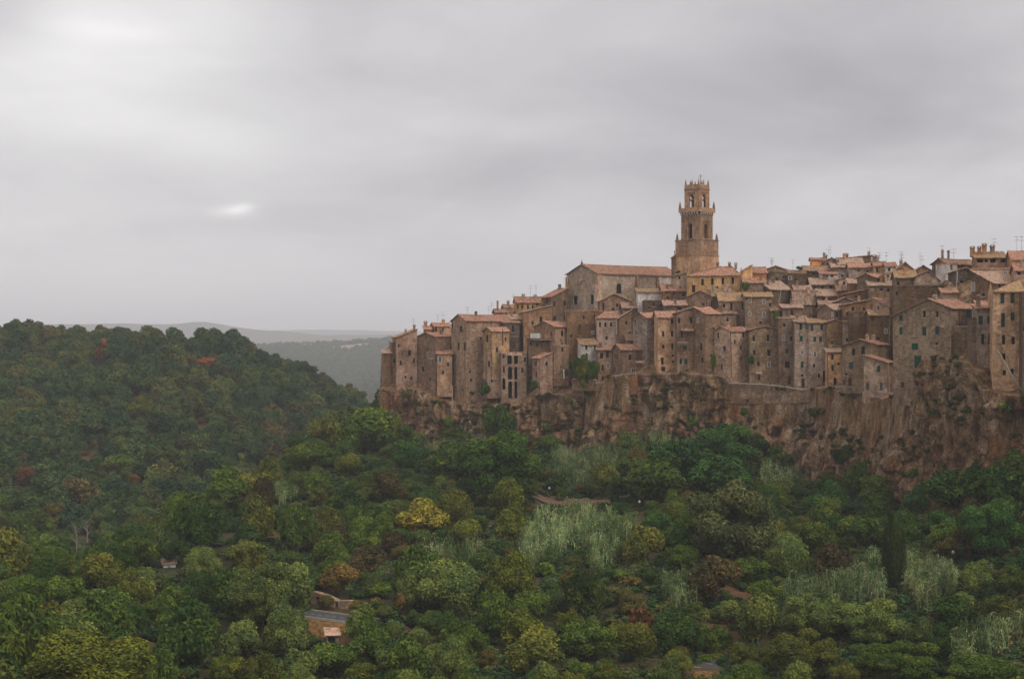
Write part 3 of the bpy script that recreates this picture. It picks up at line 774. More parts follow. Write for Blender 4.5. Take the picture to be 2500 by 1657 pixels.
    for a, b_ in (list(zip(px_, px_[1:])) if ax == 'x' else [(0, L)]):
        ta, tb = (topx(a), topx(b_)) if ax == 'x' else (bz, bz)
        mb.quad((a, W, 0), (b_, W, 0), (b_, W, tb), (a, W, ta))
    rz = pz_[-1] if ax == 'x' else None
    for a, b_ in (list(zip(px_, px_[1:])) if ax == 'y' else [(0, W)]):
        ta, tb = (topy(a), topy(b_)) if ax == 'y' else (rz, rz)
        mb.quad((L, a, 0), (L, b_, 0), (L, b_, tb), (L, a, ta))
    mw = MATS['stone ' + wall]
    wob = mb.build('wall', mw, root)
    # windows, doors, shutters
    for lst, left in ((fh, 0), (lh, 1)):
        for h in lst:
            T = (lambda q, d, z: (d, q, z)) if left else (lambda q, d, z: (q, d, z))
            k = h['typ'][0]; d = h['d']
            def slab(q0, q1, d0, d1, z0, z1):
                b2 = MB(); p = T(q0, d0, z0); r_ = T(q1, d1, z1)
                b2.box(min(p[0], r_[0]), max(p[0], r_[0]), min(p[1], r_[1]), max(p[1], r_[1]), z0, z1); return b2
            if k == 'n':
                slab(h['s0'] - .05, h['s1'] + .05, d - .01, d + .05, h['z0'] - .05, h['z1']).build('blind_niche', mw, root); continue
            nm, mt = {'D': ('door', 'wood'), 'g': ('window', 'glass'), 't': ('window', 'glass'), 'b': ('window', 'blueglass'), 'A': ('archway', 'glass'), 'L': ('opening', 'glass')}.get(k, ('window', 'glass'))
            pane = slab(h['s0'] + .002, h['s1'] - .002, d - .05, d + .05, h['z0'] + .002, h['z1'] - (.002 if not h['arch'] else -.05)).build(nm, MATS[mt], root)  # in open arches and loggias this dark slab is painted shade, no glazing
            wdt = h['s1'] - h['s0']
            if k in 'gt' and len(h['typ']) < 2:
                b2 = MB()
                for q0, q1 in ((h['s0'] - .04, (h['s0'] + h['s1']) / 2 - .02), ((h['s0'] + h['s1']) / 2 + .02, h['s1'] + .04)):
                    p, r_ = T(q0, -.07, 0), T(q1, -.02, 0)
                    b2.box(min(p[0], r_[0]), max(p[0], r_[0]), min(p[1], r_[1]), max(p[1], r_[1]), h['z0'] + .03, h['z1'] + .04)
                b2.build('shutter', MATS['green' if k == 'g' else 'teal'], pane)
            elif k == 'w':
                b2 = MB(); f_ = .09; zs = h['z0'], h['z1']
                for q0, q1, z0, z1 in ((h['s0'] - f_, h['s0'] + .04, zs[0] - f_, zs[1] + f_), (h['s1'] - .04, h['s1'] + f_, zs[0] - f_, zs[1] + f_), (h['s0'] + .045, h['s1'] - .045, zs[1], zs[1] + f_), (h['s0'] + .045, h['s1'] - .045, zs[0] - f_, zs[0]), ((h['s0'] + h['s1']) / 2 - .04, (h['s0'] + h['s1']) / 2 + .04, zs[0], zs[1])):
                    p, r_ = T(q0, -.05, 0), T(q1, .12, 0)
                    b2.box(min(p[0], r_[0]), max(p[0], r_[0]), min(p[1], r_[1]), max(p[1], r_[1]), z0, z1)
                b2.build('frame', MATS['whitep'], pane)
            elif k in 'dDb' and rnd.random() < .6:
                b2 = MB()
                p, r_ = T(h['s0'] - .12, -.10, 0), T(h['s1'] + .12, .02, 0)
                b2.box(min(p[0], r_[0]), max(p[0], r_[0]), min(p[1], r_[1]), max(p[1], r_[1]), h['z0'] - .16, h['z0'] - .005)
                b2.build('sill', MATS['lintel' if rnd.random() < .5 else 'stone grey'], pane)
            elif k == 'c' and not h['arch']:
                pass
    # roof
    if rt == 'f':
        p2 = MB(); w_ = .35
        z = H - 0.0
        if yl is None:
            p2.box(-.12, L + .12, -.12, w_, H, H + .35); p2.box(-.12, w_, w_ + .002, W, H, H + .35); p2.box(w_ + .002, L - .002, w_ + .002, W - .002, H - .3, H + .02)
        else:
            e = pz_[-1]; i = len(p2.v)
            for (x, zz) in ((-.12, H), (L + .12, e)):
                for y_ in (-.12, W): p2.v += [(x, y_, zz), (x, y_, zz + .3)]
            p2.f += [(i, i + 4, i + 5, i + 1), (i + 1, i + 5, i + 7, i + 3), (i + 2, i + 3, i + 7, i + 6), (i, i + 1, i + 3, i + 2), (i + 4, i + 6, i + 7, i + 5), (i, i + 2, i + 6, i + 4)]
        p2.build('parapet', MATS['stone pink' if wall != 'dark' else 'stone dark'], root)
    else:
        mat = MATS['roof ' + roof]
        o = over; lo, hi = -o, (L if ax == 'y' else W) + (o if ax == 'y' else 0.1)
        step = 0.46; n = max(2, int((hi - lo) / step))
        bs = [lo + (hi - lo) * i / n for i in range(n + 1)]
        # extend the eaves down the slope
        pr = []
        for i, (a, z) in enumerate(prof):
            if i == 0:
                sl = (prof[1][1] - z) / max(prof[1][0] - a, .1); pr.append((a - o, z - sl * o))
            elif i == len(prof) - 1:
                sl = (z - prof[-2][1]) / max(a - prof[-2][0], .1); ee = o if rt in ('r', 'l') else 0.15; pr.append((a + ee, z + sl * ee))
            else: pr.append((a, z))
        r2 = random.Random(int(xc * 7 + ye)); sag = r2.uniform(.05, .22)
        ph = r2.uniform(0, 6)
        # subdivide the slopes
        pts = []
        for (a0, z0), (a1, z1) in zip(pr, pr[1:]):
            for k in range(4): pts.append((a0 + (a1 - a0) * k / 4, z0 + (z1 - z0) * k / 4, a1))
        pts.append((pr[-1][0], pr[-1][1], 0))
        V, Fc = [], []
        mid = (pr[1][0] if len(pr) == 3 else pr[-1][0])
        for layer, dz in ((0, 0.16), (1, -0.03)):
            for i, bq in enumerate(bs):
                f_ = i / n
                for (a, z, _) in pts:
                    kk = 1 - abs(a - mid) / max(abs(pr[0][0] - mid), .1)
                    bb = bq
                    if hip[0] and bq < lo + hip[0] * kk: bb = lo + hip[0] * max(kk, 0)
                    if hip[1] and bq > hi - hip[1] * kk: bb = hi - hip[1] * max(kk, 0)
                    wv = (0.05 if i % 2 else -0.045) * (1 if layer == 0 else 0)
                    zz = z + dz + wv - sag * math.sin(math.pi * f_) * max(kk, 0) ** .5 + 0.04 * math.sin(bq * 1.7 + a * 2.1 + ph)
                    V.append((bb, a, zz) if ax == 'y' else (a, bb, zz))
        k = len(pts); tot = (n + 1) * k
        for layer in (0, 1):
            for i in range(n):
                for j in range(k - 1):
                    q = layer * tot + i * k + j; fc = (q, q + k, q + k + 1, q + 1)
                    Fc.append(fc if layer == 0 else fc[::-1])
        for i in range(n):
            for j in (0, k - 1): q = i * k + j; Fc.append((q, q + k, q + k + tot, q + tot))
        for j in range(k - 1):
            for i in (0, n): q = i * k + j; Fc.append((q, q + 1, q + 1 + tot, q + tot))
        rob = link('roof', mesh_of('roof', V, Fc, mat), root)
        if sub and len(prof) == 3 and not (hip[0] or hip[1]):
            b2 = MB(); a, z = prof[1]; z += 0.10
            ptsr = [((q, a, z - sag * math.sin(math.pi * min(max((q - lo) / (hi - lo), 0), 1))) if ax == 'y' else (a, q, z - sag * math.sin(math.pi * min(max((q - lo) / (hi - lo), 0), 1)))) for q in [lo + (hi - lo) * j / 10 for j in range(11)]]
            b2.tube(ptsr, [0.15] * 11, 6); b2.build('ridge_tiles', mat, rob)
        # chimneys: fraction along ridge, fraction up the front slope, height
        if chim is None: chim = [(r2.uniform(.15, .85), r2.uniform(.3, .9))] if r2.random() < .65 else []
        for ci, cc in enumerate(chim):
            fb, fa = cc[0], cc[1]; hgt = cc[2] if len(cc) > 2 else r2.uniform(.8, 1.3); cw = cc[3] if len(cc) > 3 else r2.uniform(.28, .4)
            bq = (L if ax == 'y' else W) * fb; a = prof[0][0] + (prof[1][0] - prof[0][0]) * fa
            z = prof[0][1] + (prof[1][1] - prof[0][1]) * fa
            x, y_ = (bq, a) if ax == 'y' else (a, bq)
            b2 = MB(); b2.box(x - cw, x + cw, y_ - cw, y_ + cw, z - .5, z + hgt, 0.95)
            b2.box(x - cw * 1.25, x + cw * 1.25, y_ - cw * 1.25, y_ + cw * 1.25, z + hgt + .001, z + hgt + .12)
            for sx_ in (-1, 1): b2.box(x + sx_ * cw * .7 - .07, x + sx_ * cw * .7 + .07, y_ - cw, y_ + cw, z + hgt + .121, z + hgt + .38)
            b2.box(x - cw * 1.2, x + cw * 1.2, y_ - cw * 1.2, y_ + cw * 1.2, z + hgt + .381, z + hgt + .5, .55)
            b2.build('chimney', MATS[r2.choice(['stone warm', 'stone brown', 'stone grey'])], rob)
        for k_ in range(antenna):
            fb = r2.uniform(.1, .9); bq = (L if ax == 'y' else W) * fb
            x, y_ = (bq, prof[1][0]) if ax == 'y' else (prof[1][0], bq); z = prof[1][1]
            hh = r2.uniform(2.0, 3.6); b2 = MB()
            b2.tube([(x, y_, z - .2), (x, y_, z + hh)], [.035, .03], 4)
            for j, zz in enumerate((hh - .1, hh - .9)):
                a_ = r2.uniform(0, 3.1); ln = r2.uniform(.5, .9)
                b2.tube([(x - math.cos(a_) * ln, y_ - math.sin(a_) * ln, z + zz), (x + math.cos(a_) * ln, y_ + math.sin(a_) * ln, z + zz)], [.025, .025], 4)
                for q in (-.8, -.4, 0, .4, .8):
                    cx_, cy_ = x + math.cos(a_) * ln * q, y_ + math.sin(a_) * ln * q
                    b2.tube([(cx_ + math.sin(a_) * .35, cy_ - math.cos(a_) * .35, z + zz + .03), (cx_ - math.sin(a_) * .35, cy_ + math.cos(a_) * .35, z + zz + .03)], [.018, .018], 3)
            b2.build('antenna', MATS['antenna'], rob)
    HOUSES.append((root, L, W, H, Hr)); root_info = dict(root=root, L=L, W=W, H=H, Hr=Hr, X0=X0, Y0=Y0, zb=zb, t=t)
    return root_info
# ------------------------------------------------------------------ the houses, left to right (front row, then the rows behind)
h = house
# ---- headland
h('A', None, 60, 125, 862, 1135, 3, 12, 'sb', 832, 'tiny narrow stone turret with pinkish roof at the far left tip of the cliff', 'brown', 'pink', W=5, chim=[])
h('A', None, 127, 172, 772, 1130, 5, 10, 'f', 0, 'narrow bare wall block between the tip turret and the first sloping roof', 'brown', win='d 152,930,10,40', W=8)
h('A', None, 172, 352, 725, 1140, 2, 10, 'sr', 655, 'first tall house from the left with a roof sloping down to the left', 'pink', 'red', 'd 285,860,24,45;d 208,945,18,40;d 250,1070,8,25;d 300,1080,8,30;d 322,930,14,40;d 190,800,10,30', W=16, chim=[(.5, .55, .8), (.4, .95, 1.2)], antenna=1)
h('A', 352, 512, 690, 718, 1145, 1, 30, 'r', 683, 'brown stone house with long low roof on the headland left of the round window house', 'brown', 'red', 'd 400,1000,20,45;d 460,1090,16,32;d 592,1030,16,60;d 593,1120,16,60;d 648,1045,18,30;d 440,830,14,34;d 645,810,16,25;d 560,960,16,30', chim=[(.55, .6, .9)])
h('A', None, 525, 655, 868, 1150, -1.5, 8, 'sb', 832, 'lean-to house with small orange-red roof and white balcony corner', 'tan', 'red', 'w 548,915,24,50;d 620,960,14,35;d 575,1030,12,30', W=4, chim=[])
h('A', 470, 500, 640, 626, 720, 16, 20, 'r', 600, 'small house with red roof behind the headland, low on the skyline', 'tan', 'red', 'd 515,655,14,34;d 575,655,12,24', antenna=2)
h('A', None, 415, 470, 655, 720, 12, 10, 'sb', 628, 'low roof scrap beside a squat chimney at the left skyline', 'warm', 'red', W=4, chim=[(.3, .8, 1.3, .5)])
h('A', 648, 778, 1185, 582, 1255, 0, 27, 'r', 527, 'tall tan church-like house with a round window above two arched windows', 'tan', 'red', 'a 732,650,24,56;a 712,800,17,74;a 762,800,17,74;d 905,735,12,22;n 850,700,14,40;d 655,630,14,50', chim=[(.35, .9, .7)], antenna=3)
h('A', 925, 1005, 1152, 672, 1000, -2, 22, 'r', 637, 'tan house with low red roof and a dark drainpipe right of the round window house', 'ochre', 'red', 'd 958,735,20,62;d 1045,835,18,44;d 1120,740,12,30', chim=[])
h('A', None, 962, 1082, 868, 1160, -3, 10, 'f', 0, 'pale flat-topped block below the house with the dark drainpipe', 'pink', win='d 975,955,12,50;d 998,1000,14,50;d 1052,1005,16,60;d 1000,1100,12,30', W=8)
h('A', None, 1086, 1302, 862, 1265, -3, 10, 'f', 0, 'stone house with a two-storey arched loggia open to the valley', 'brown', win='L 1155,920,38,74;L 1211,920,32,74;A 1159,1035,36,112;A 1210,1035,28,112;A 1160,1180,34,150;A 1210,1180,26,150;A 1105,1128,26,100;d 1105,1003,13,54;d 1103,890,14,36;d 1288,918,12,44;d 1265,1010,10,40', W=9, name='loggia_house')
h('A', None, 1105, 1240, 598, 860, 9, 12, 'sb', 576, 'dark narrow house with a red strip roof above the loggia house', 'dark', 'red', 'd 1185,650,20,60;d 1130,690,14,40', W=7)
h('A', None, 1165, 1278, 568, 820, 16, 14, 'r', 524, 'pale roofed house stepped behind the dark narrow house', 'dark', 'pale', 'd 1200,640,16,40', W=10)
h('B', 55, 72, 300, 412, 520, 30, 14, 'r', 372, 'yellowish house with a row of small windows and red roof on the left skyline', 'ochre', 'red', 'd 85,460,12,40;d 125,460,12,36;d 175,460,14,36;d 255,440,16,20;d 215,460,12,34', chim=[(.3, .8, .7), (.75, .7, .7)], antenna=2)
h('A', None, 1112, 1212, 468, 520, 38, 12, 'r', 440, 'small house half hidden behind the yellowish skyline house', 'dark', 'brown', antenna=1, W=8, chim=[(.4, .8, 1.0)])
h('A', None, 1035, 1210, 509, 580, 27, 12, 'r', 480, 'low house with a tall thin chimney on the left skyline', 'warm', 'brown', 'd 1080,530,12,20', chim=[(.12, .5, 2.6, .28), (.75, .8, .8)], W=8)
# ---- below and left of the church
h('B', 290, 375, 522, 372, 620, 22, 38, 'sr', 297, 'house with a white end wall and red roof climbing right towards the church', 'brown', 'red', 'd 338,410,16,52;d 405,436,16,48;d 495,428,18,48;d 405,560,22,44;d 500,560,22,44;d 355,565,26,40', antenna=1, chim=[(.5, .8, 1.2)])
h('B', None, 135, 382, 505, 760, 15, 14, 'sr', 448, 'plain brown house whose pink roof climbs right below the white end wall', 'brown', 'pale', 'd 287,570,24,54;d 215,600,12,34;d 335,610,18,34', W=10, chim=[(.3, .7, .8)])
h('B', 230, 410, 645, 632, 905, 6, 34, 'r', 585, 'broad house with hipped red roof and four windows beside a long drainpipe', 'brown', 'red', 'd 472,690,20,46;d 548,692,22,46;d 475,800,18,40;d 551,797,26,52;d 380,690,10,26;d 330,700,12,30', hip=(0, 5), chim=[])
h('B', None, 182, 405, 742, 870, 3, 10, 'f', 0, 'terrace block carrying a rail and hanging laundry', 'dark', win='d 310,760,16,24;d 200,780,12,24;d 255,790,12,24', W=6)
h('B', 212, 280, 522, 905, 1135, -2, 20, 'l', 857, 'low rubble-stone house with gable and steep outer stair above the rock', 'pink', 'red', 'd 243,955,14,44;d 336,955,20,34;d 454,930,22,38;d 247,1045,14,44', pf=.45, chim=[])
h('B', None, 400, 530, 800, 1050, 2, 10, 'f', 0, 'sheer stone wall block under the broad hipped house', 'brown', win='d 475,830,18,40', W=7)
h('B', None, 640, 775, 790, 1005, -2, 14, 'sb', 735, 'small white house with a mossy orange roof above the round green tree', 'white', 'yellow', 'd 682,810,16,40;d 685,885,14,44;d 758,805,16,36', W=8, chim=[(.1, .8, .8)], name='white_house')
h('B', None, 640, 772, 618, 800, 8, 14, 'f', 0, 'dark stone wall block beneath the church front', 'dark', win='w 738,682,14,24', W=8)
h('B', None, 772, 965, 556, 770, 9, 8, 'r', 497, 'house with a red hipped roof and three windows in a row below the church', 'pink', 'red', 'd 801,613,18,44;d 848,615,20,40;d 896,613,18,40;d 858,730,22,30', W=10, hip=(3, 0), chim=[])
h('B', None, 966, 1078, 555, 780, 12, 14, 'sr', 485, 'brown house with sloping roof edge and a long pale drainpipe', 'brown', 'pale', 'd 1030,600,14,34;d 1055,690,14,34', W=10, chim=[])
h('B', None, 800, 1092, 408, 560, 21, 12, 'l', 346, 'house with moss-yellow gable roof tucked under the church flank', 'brown', 'yellow', 'd 830,455,14,60;d 950,445,18,30;d 915,480,24,20', pf=.42, W=10, yl=420)
h('B', None, 1000, 1198, 468, 560, 16, 10, 'r', 424, 'low house with crumbling pink roof below the church flank', 'dark', 'pink', 'd 1105,420,14,20;d 1060,490,16,24', W=8)
h('B', None, 1130, 1345, 332, 420, 19, 8, 'sb', 300, 'whitewashed house with moss-yellow roof against the church wall', 'white', 'yellow', W=6, chim=[], name='white_house')
h('B', None, 1190, 1430, 412, 540, 14, 8, 'f', 0, 'grey cluttered terrace house under the whitewashed one', 'dark', win='d 1270,440,14,30;d 1385,380,16,30;d 1230,470,14,20;d 1330,450,14,24', W=8)
h('B', 905, 990, 1285, 832, 1050, -1, 24, 'r', 785, 'long low red-roofed house on the orange retaining wall with a pale framed ground-floor window', 'brown', 'red', 'd 1063,897,26,50;w 1092,1015,30,44;D 1165,985,26,64;d 1220,888,14,34;D 1258,940,20,66;d 930,890,10,38;d 950,890,10,38;d 928,1005,14,44;d 1180,895,16,22', chim=[])
h('B', None, 780, 905, 835, 1120, -2, 12, 'sb', 790, 'narrow house with two dark upper windows left of the long low red-roofed house', 'brown', 'brown', 'd 815,885,28,52;d 866,872,24,56;w 870,968,12,40;d 825,990,12,56;d 825,1080,18,34;d 885,1080,12,20', W=7, chim=[(.3, .5, .9)])
h('B', None, 1040, 1225, 750, 840, 7, 8, 'sb', 700, 'low house with weathered brown roof and two chimneys behind the long low house', 'brown', 'brown', 'd 1080,770,10,24', W=7, chim=[(.1, .8, .8), (.8, .8, .8)])
h('B', None, 1210, 1305, 705, 1000, 8, 10, 'sb', 665, 'small bright red roof leaning on the tall tan house', 'dark', 'red', 'd 1258,800,14,20', W=7, chim=[])
# ---- centre front
h('B', 1085, 1212, 1308, 555, 760, 6, 30, 'r', 508, 'pinkish gabled house recessed left of the tall tan house', 'grey', 'red', 'd 1105,590,12,30;d 1265,600,14,34', chim=[])
h('C', None, 165, 326, 552, 1035, 0, 12, 'r', 500, 'tall tan house with five rows of small windows above the bare rock', 'tan', 'red', 'd 288,586,18,42;d 210,695,18,46;d 288,692,20,50;d 212,806,16,38;d 290,802,18,48;d 203,930,24,62;d 295,884,10,18;d 296,936,10,20;d 212,1000,34,40', W=11, chim=[])
h('C', None, 328, 482, 513, 1060, 1, 12, 'sr', 462, 'tall house with a wooden balcony and a teal window beside the tall tan house', 'brown', 'brown', 'd 348,578,18,48;d 453,578,18,50;d 372,700,20,60;g 400,815,30,36;t 407,935,24,46;d 364,935,12,48;d 368,1030,8,24;d 418,1020,12,30', W=10, chim=[])
h('C', 483, 580, 700, 518, 1035, 0, 32, 'sb', 462, 'tall plain house with wide red roof sloping forward and a teal window', 'brown', 'red', 'w 513,578,16,36;d 541,805,18,60;d 551,925,18,50;b 620,720,8,8;d 505,860,10,24', chim=[])
h('C', None, 700, 848, 518, 660, 8, 8, 'sb', 478, 'low house with a stout chimney stack between two tall gables', 'brown', 'pink', 'd 770,575,16,42', W=7, chim=[(.05, .1, 1.8, .5)])
h('C', 650, 797, 962, 672, 1085, -1, 33, 'r', 634, 'gabled house with red roof and a drainpipe down its corner', 'tan', 'red', 'd 686,708,18,46;d 742,820,20,42;d 718,980,16,42;d 765,873,12,12;d 703,890,12,14;d 908,702,18,46;d 888,815,16,40;d 889,910,16,44', chim=[(.3, 1, .8)])
h('C', None, 962, 1214, 660, 1170, 0, 10, 'l', 628, 'house with a rounded gable and three rows of paired windows above the lane', 'olive', 'red', 'd 998,735,18,50;d 1122,730,20,60;d 1003,856,18,40;d 1130,860,28,56;d 1040,955,18,40;w 1130,960,22,40;D 1045,1065,20,64;n 970,1040,36,24', W=12, pf=.55, chim=[])
h('C', None, 1215, 1352, 560, 1172, 1, 8, 'f', 0, 'tall flat-topped house with a wide window and a brown door on the lane', 'brown', win='w 1257,730,16,46;d 1325,735,16,40;g 1285,845,12,40;d 1290,962,42,56;D 1308,1112,24,98;d 1265,620,14,30', W=10)
h('D', None, 303, 426, 770, 1392, 0, 10, 'sb', 712, 'greyish tall house with a pale roof and two green shuttered windows', 'grey', 'pale', 'd 355,810,24,56;g 358,920,24,50;w 368,1045,18,34;g 367,1156,20,58;D 375,1325,30,84;d 367,1255,8,24', W=9, chim=[(.3, .5, .7)])
h('D', None, 426, 590, 776, 1385, 1, 9, 'r', 736, 'tall house with teal shutters and a white framed window right of the greyish one', 'grey', 'yellow', 't 457,822,20,52;t 545,815,20,50;g 482,925,16,44;g 535,925,16,44;w 484,1062,20,46;d 475,1165,16,30;d 520,1258,16,38;A 570,1288,26,160', W=9, chim=[])
h('D', None, 590, 738, 772, 1010, 4, 22, 'l', 744, 'rust-brown rounded gable end without windows beside the teal-shuttered house', 'olive', 'brown', 'd 640,960,16,24', W=9, pf=.5, chim=[])
h('D', None, 600, 730, 1042, 1388, -2, 12, 'sb', 1007, 'small house with a pale yellowish roof and an arched doorway on the lane', 'tan', 'pale', 'd 643,1087,10,50;d 645,1187,10,52;A 668,1312,26,70;d 700,1150,8,24', W=5, chim=[(.35, .8, .6)])
h('D', None, 740, 988, 768, 960, 9, 9, 'r', 684, 'pinkish house under a large moss-yellow roof', 'grey', 'yellow', 'd 800,815,12,30;w 910,835,18,42;d 778,930,14,28;d 808,926,10,34;d 870,912,24,16', W=14, chim=[(.3, .3, 1.0)], hip=(4, 0))
h('D', None, 988, 1182, 707, 960, 6, 10, 'r', 658, 'dark brown house with a wide moss-yellow roof above the broad gable', 'dark', 'yellow', 'd 1003,742,20,30;w 1128,852,20,42;d 1060,920,12,20', W=10, chim=[])
h('D', 733, 1050, 1160, 975, 1375, -1, 56, 'r', 927, 'broad gabled house on the lane with a teal shuttered window and vine by its door', 'olive', 'red', 'd 834,1042,30,58;d 921,1030,34,74;t 816,1166,34,62;g 960,1200,22,50;d 768,1245,22,20;D 803,1315,32,78;D 748,1320,20,50', yl=988, chim=[(.2, .7, 1.0), (.7, .7, .9)])
h('D', 928, 1143, 1216, 1138, 1412, -4, 50, 'sb', 1070, 'low lane house with a bright red single-slope roof and shuttered lower windows', 'tan', 'red', 'g 1064,1195,26,54;b 964,1355,28,66;b 1089,1355,26,68;d 965,1200,6,10', chim=[])
# ---- right front
h('E', 75, 605, 848, 642, 1405, -1, 47, 'r', 558, 'very broad gabled house with green shuttered windows, largest front on the right', 'olive', 'red', 'g 149,733,26,48;d 361,697,26,60;d 477,697,24,56;g 149,850,24,66;t 361,852,30,76;t 478,846,28,72;g 276,992,54,56;g 301,1132,56,108;D 293,1310,24,82;D 163,1342,16,50;t 772,692,50,76;d 472,965,14,26;d 457,770,8,10', yl=716, pf=.38, chim=[(.15, .9, .6)])
h('E', None, 505, 790, 818, 1062, -6, 10, 'f', 0, 'brown flat-topped building with blocked arches in front of the broad gable', 'olive', win='n 580,912,30,60;n 715,902,34,66;n 568,1040,16,70;n 703,1050,16,70;d 580,800,8,8', W=7)
h('E', None, 790, 842, 745, 1090, -5, 10, 'f', 0, 'dark blank buttress block left of the narrow pale house', 'dark', W=6)
h('E', None, 368, 508, 1073, 1340, -9, 10, 'sb', 1042, 'small annex with a tiny orange tiled roof on the rock', 'grey', 'red', 'd 417,1168,14,76;d 414,1280,12,42', W=4, chim=[])
h('E', None, 842, 1002, 645, 1180, -3, 10, 'sb', 606, 'narrow pale house with an arched window beside the green shuttered tower house', 'grey', 'red', 'g 873,752,34,76;g 950,750,20,70;d 893,925,16,90;a 958,925,26,104;a 981,1130,16,50;d 920,830,24,6', W=8, chim=[(.15, .3, 1.8, .42)])
h('E', None, 987, 1249, 492, 1330, -5, 6, 'r', 398, 'tall square tower house with four green shuttered windows at the right edge', 'tan', 'yellow', 'g 1072,552,22,92;g 1163,552,22,88;g 1077,750,28,122;g 1163,720,22,70;d 1083,928,16,84;d 1170,937,18,68;d 1086,1085,14,62;d 1160,1220,22,52;d 1090,1230,12,44;d 1120,1050,20,8;d 1020,930,8,10', W=11, hip=(5, 0), chim=[], name='tower_house')
h('E', None, 1252, 1400, 505, 1330, -2, 6, 'f', 0, 'dark side wall of a house cut off by the right frame edge', 'dark', win='d 1262,835,8,40', W=9)
# ---- upper right rows
h('E', 430, 560, 832, 236, 440, 44, 35, 'r', 192, 'tall dark block with white painted side and two thin chimneys on the right skyline', 'dark', 'brown', 'd 607,270,18,48;d 670,256,30,30;d 770,250,12,18', chim=[(.1, .95, 1.6, .22), (.3, .95, 1.6, .2)], antenna=2)
h('E', None, 562, 662, 240, 330, 42.5, 35, 'f', 0, 'white painted house front under the brown skyline roof', 'white', win='d 607,272,18,48', W=3, name='white_house')
h('E', None, 832, 1112, 186, 300, 50, 10, 'sb', 132, 'orange-brown house with a dark roof loggia and four fat chimneys', 'warm', 'yellow', 'L 868,213,52,30;L 985,210,52,36;L 1078,205,44,40;L 925,213,30,24', W=8, chim=[(-.05, .5, 1.5, .5), (.18, .5, 1.5, .4), (.36, .6, 2.0, .5), (.64, .7, 1.5, .5)], antenna=1, name='loggia_house')
h('E', None, 1165, 1330, 202, 320, 52, 10, 'r', 126, 'reddish roofed house at the far right skyline', 'warm', 'red', 'd 1235,180,12,24', W=12, antenna=2)
h('E', None, 800, 1185, 292, 420, 36, 8, 'f', 0, 'long garden wall house with orange brick top right of the dark gable', 'warm', win='d 870,320,14,20;w 1100,320,14,30;d 1155,330,12,26', W=8)
h('E', None, 1195, 1330, 300, 420, 32, 8, 'r', 246, 'pale house with a tiled roof near the right edge below the skyline', 'pink', 'red', 'd 1225,325,16,30', W=9)
h('E', None, 645, 872, 305, 590, 31, 12, 'l', 274, 'dark gabled house with a white pipe on its wall below the fat chimneys', 'dark', 'brown', 'd 620,430,12,34;d 700,400,12,30;d 760,480,12,30', W=12, pf=.42, yl=335)
h('E', 790, 985, 1207, 410, 600, 24, 38, 'sb', 302, 'dark house with a large pale red roof and one white framed window', 'dark', 'pale', 'w 800,447,24,76;d 900,520,14,30;d 1050,440,20,24', chim=[])
h('E', None, 282, 494, 356, 620, 28, 10, 'l', 304, 'light grey gable wall with one cream framed window on the right', 'grey', 'brown', 'w 465,460,34,38;d 398,430,10,14;d 350,545,14,34', W=10, yl=385, pf=.5)
h('E', None, 102, 284, 364, 600, 22, 8, 'r', 305, 'dark square block with a yellowish roof and a stub chimney', 'dark', 'yellow', 'd 122,430,20,60;d 220,500,12,26', W=9, chim=[(.5, .3, 1.2)])
h('E', None, 530, 662, 502, 590, 18, 8, 'sb', 461, 'small roofed shed between the dark houses and the broad gable', 'brown', 'red', W=6)
h('E', None, 845, 995, 612, 680, 6, 8, 'r', 578, 'low red roof behind the narrow pale house with the white chimney', 'brown', 'red', W=8, chim=[(.8, .6, 1.2)])
h('D', None, 975, 1214, 436, 580, 25, 9, 'r', 388, 'brown house with a mottled roof left of the dark square block', 'brown', 'pale', 'd 1090,472,24,30;w 1005,475,10,14;d 1150,480,12,26', W=10)
h('D', 1012, 1165, 1345, 632, 740, 14, 34, 'sb', 552, 'house with a wide pink tiled roof behind the broad gable', 'brown', 'red', 'd 1060,640,14,26', chim=[(.35, .3, .8)])
h('D', None, 510, 872, 530, 640, 22, 8, 'r', 472, 'long pale red roof in the middle of the old town', 'dark', 'pale', 'd 620,570,44,22;d 760,560,14,24;d 560,565,14,24', W=10)
h('D', None, 770, 978, 510, 620, 20, 12, 'sr', 468, 'roof wedge sloping up right in the middle of the old town', 'dark', 'red', 'd 860,540,14,24', W=9)
h('D', None, 690, 918, 482, 560, 28, 8, 'r', 422, 'mottled brown roof above the long pale red roof', 'brown', 'brown', 'd 800,495,14,18', W=10)
h('D', 272, 290, 507, 562, 660, 18, 14, 'r', 486, 'wide mottled roof house above the white vine terrace', 'dark', 'pale', 'd 350,590,16,30;d 430,585,16,26', W=11)
h('D', None, 448, 702, 428, 500, 32, 8, 'r', 370, 'long house with small square windows under a weathered roof', 'olive', 'pale', 'd 550,455,12,24;d 482,460,12,24;d 630,452,12,24', W=10)
h('D', None, 700, 800, 382, 470, 31, 8, 'l', 362, 'small grey gable beside the long weathered roof', 'grey', 'brown', 'd 750,415,12,26', W=9)
h('D', None, 798, 870, 418, 480, 27, 8, 'sb', 376, 'bright pink little roof left of the mid-town gable', 'brown', 'pink', W=6, chim=[])
h('C', 940, 1140, 1325, 305, 420, 20, 36, 'r', 230, 'house with a big pale gable roof right of the yellow palace', 'dark', 'pale', 'd 1055,330,14,20;d 1240,330,14,24', chim=[(.2, .5, .9), (.6, .8, .8)])
h('D', None, 300, 447, 476, 570, 24, 8, 'r', 436, 'small pink roofed house with a dark shed opening', 'dark', 'pink', 'L 350,500,50,26', W=8)
h('D', None, 530, 772, 611, 700, 12, 8, 'r', 578, 'sun-bleached pale roof strip near the middle of the town', 'brown', 'pink', 'd 640,640,14,22', W=8)
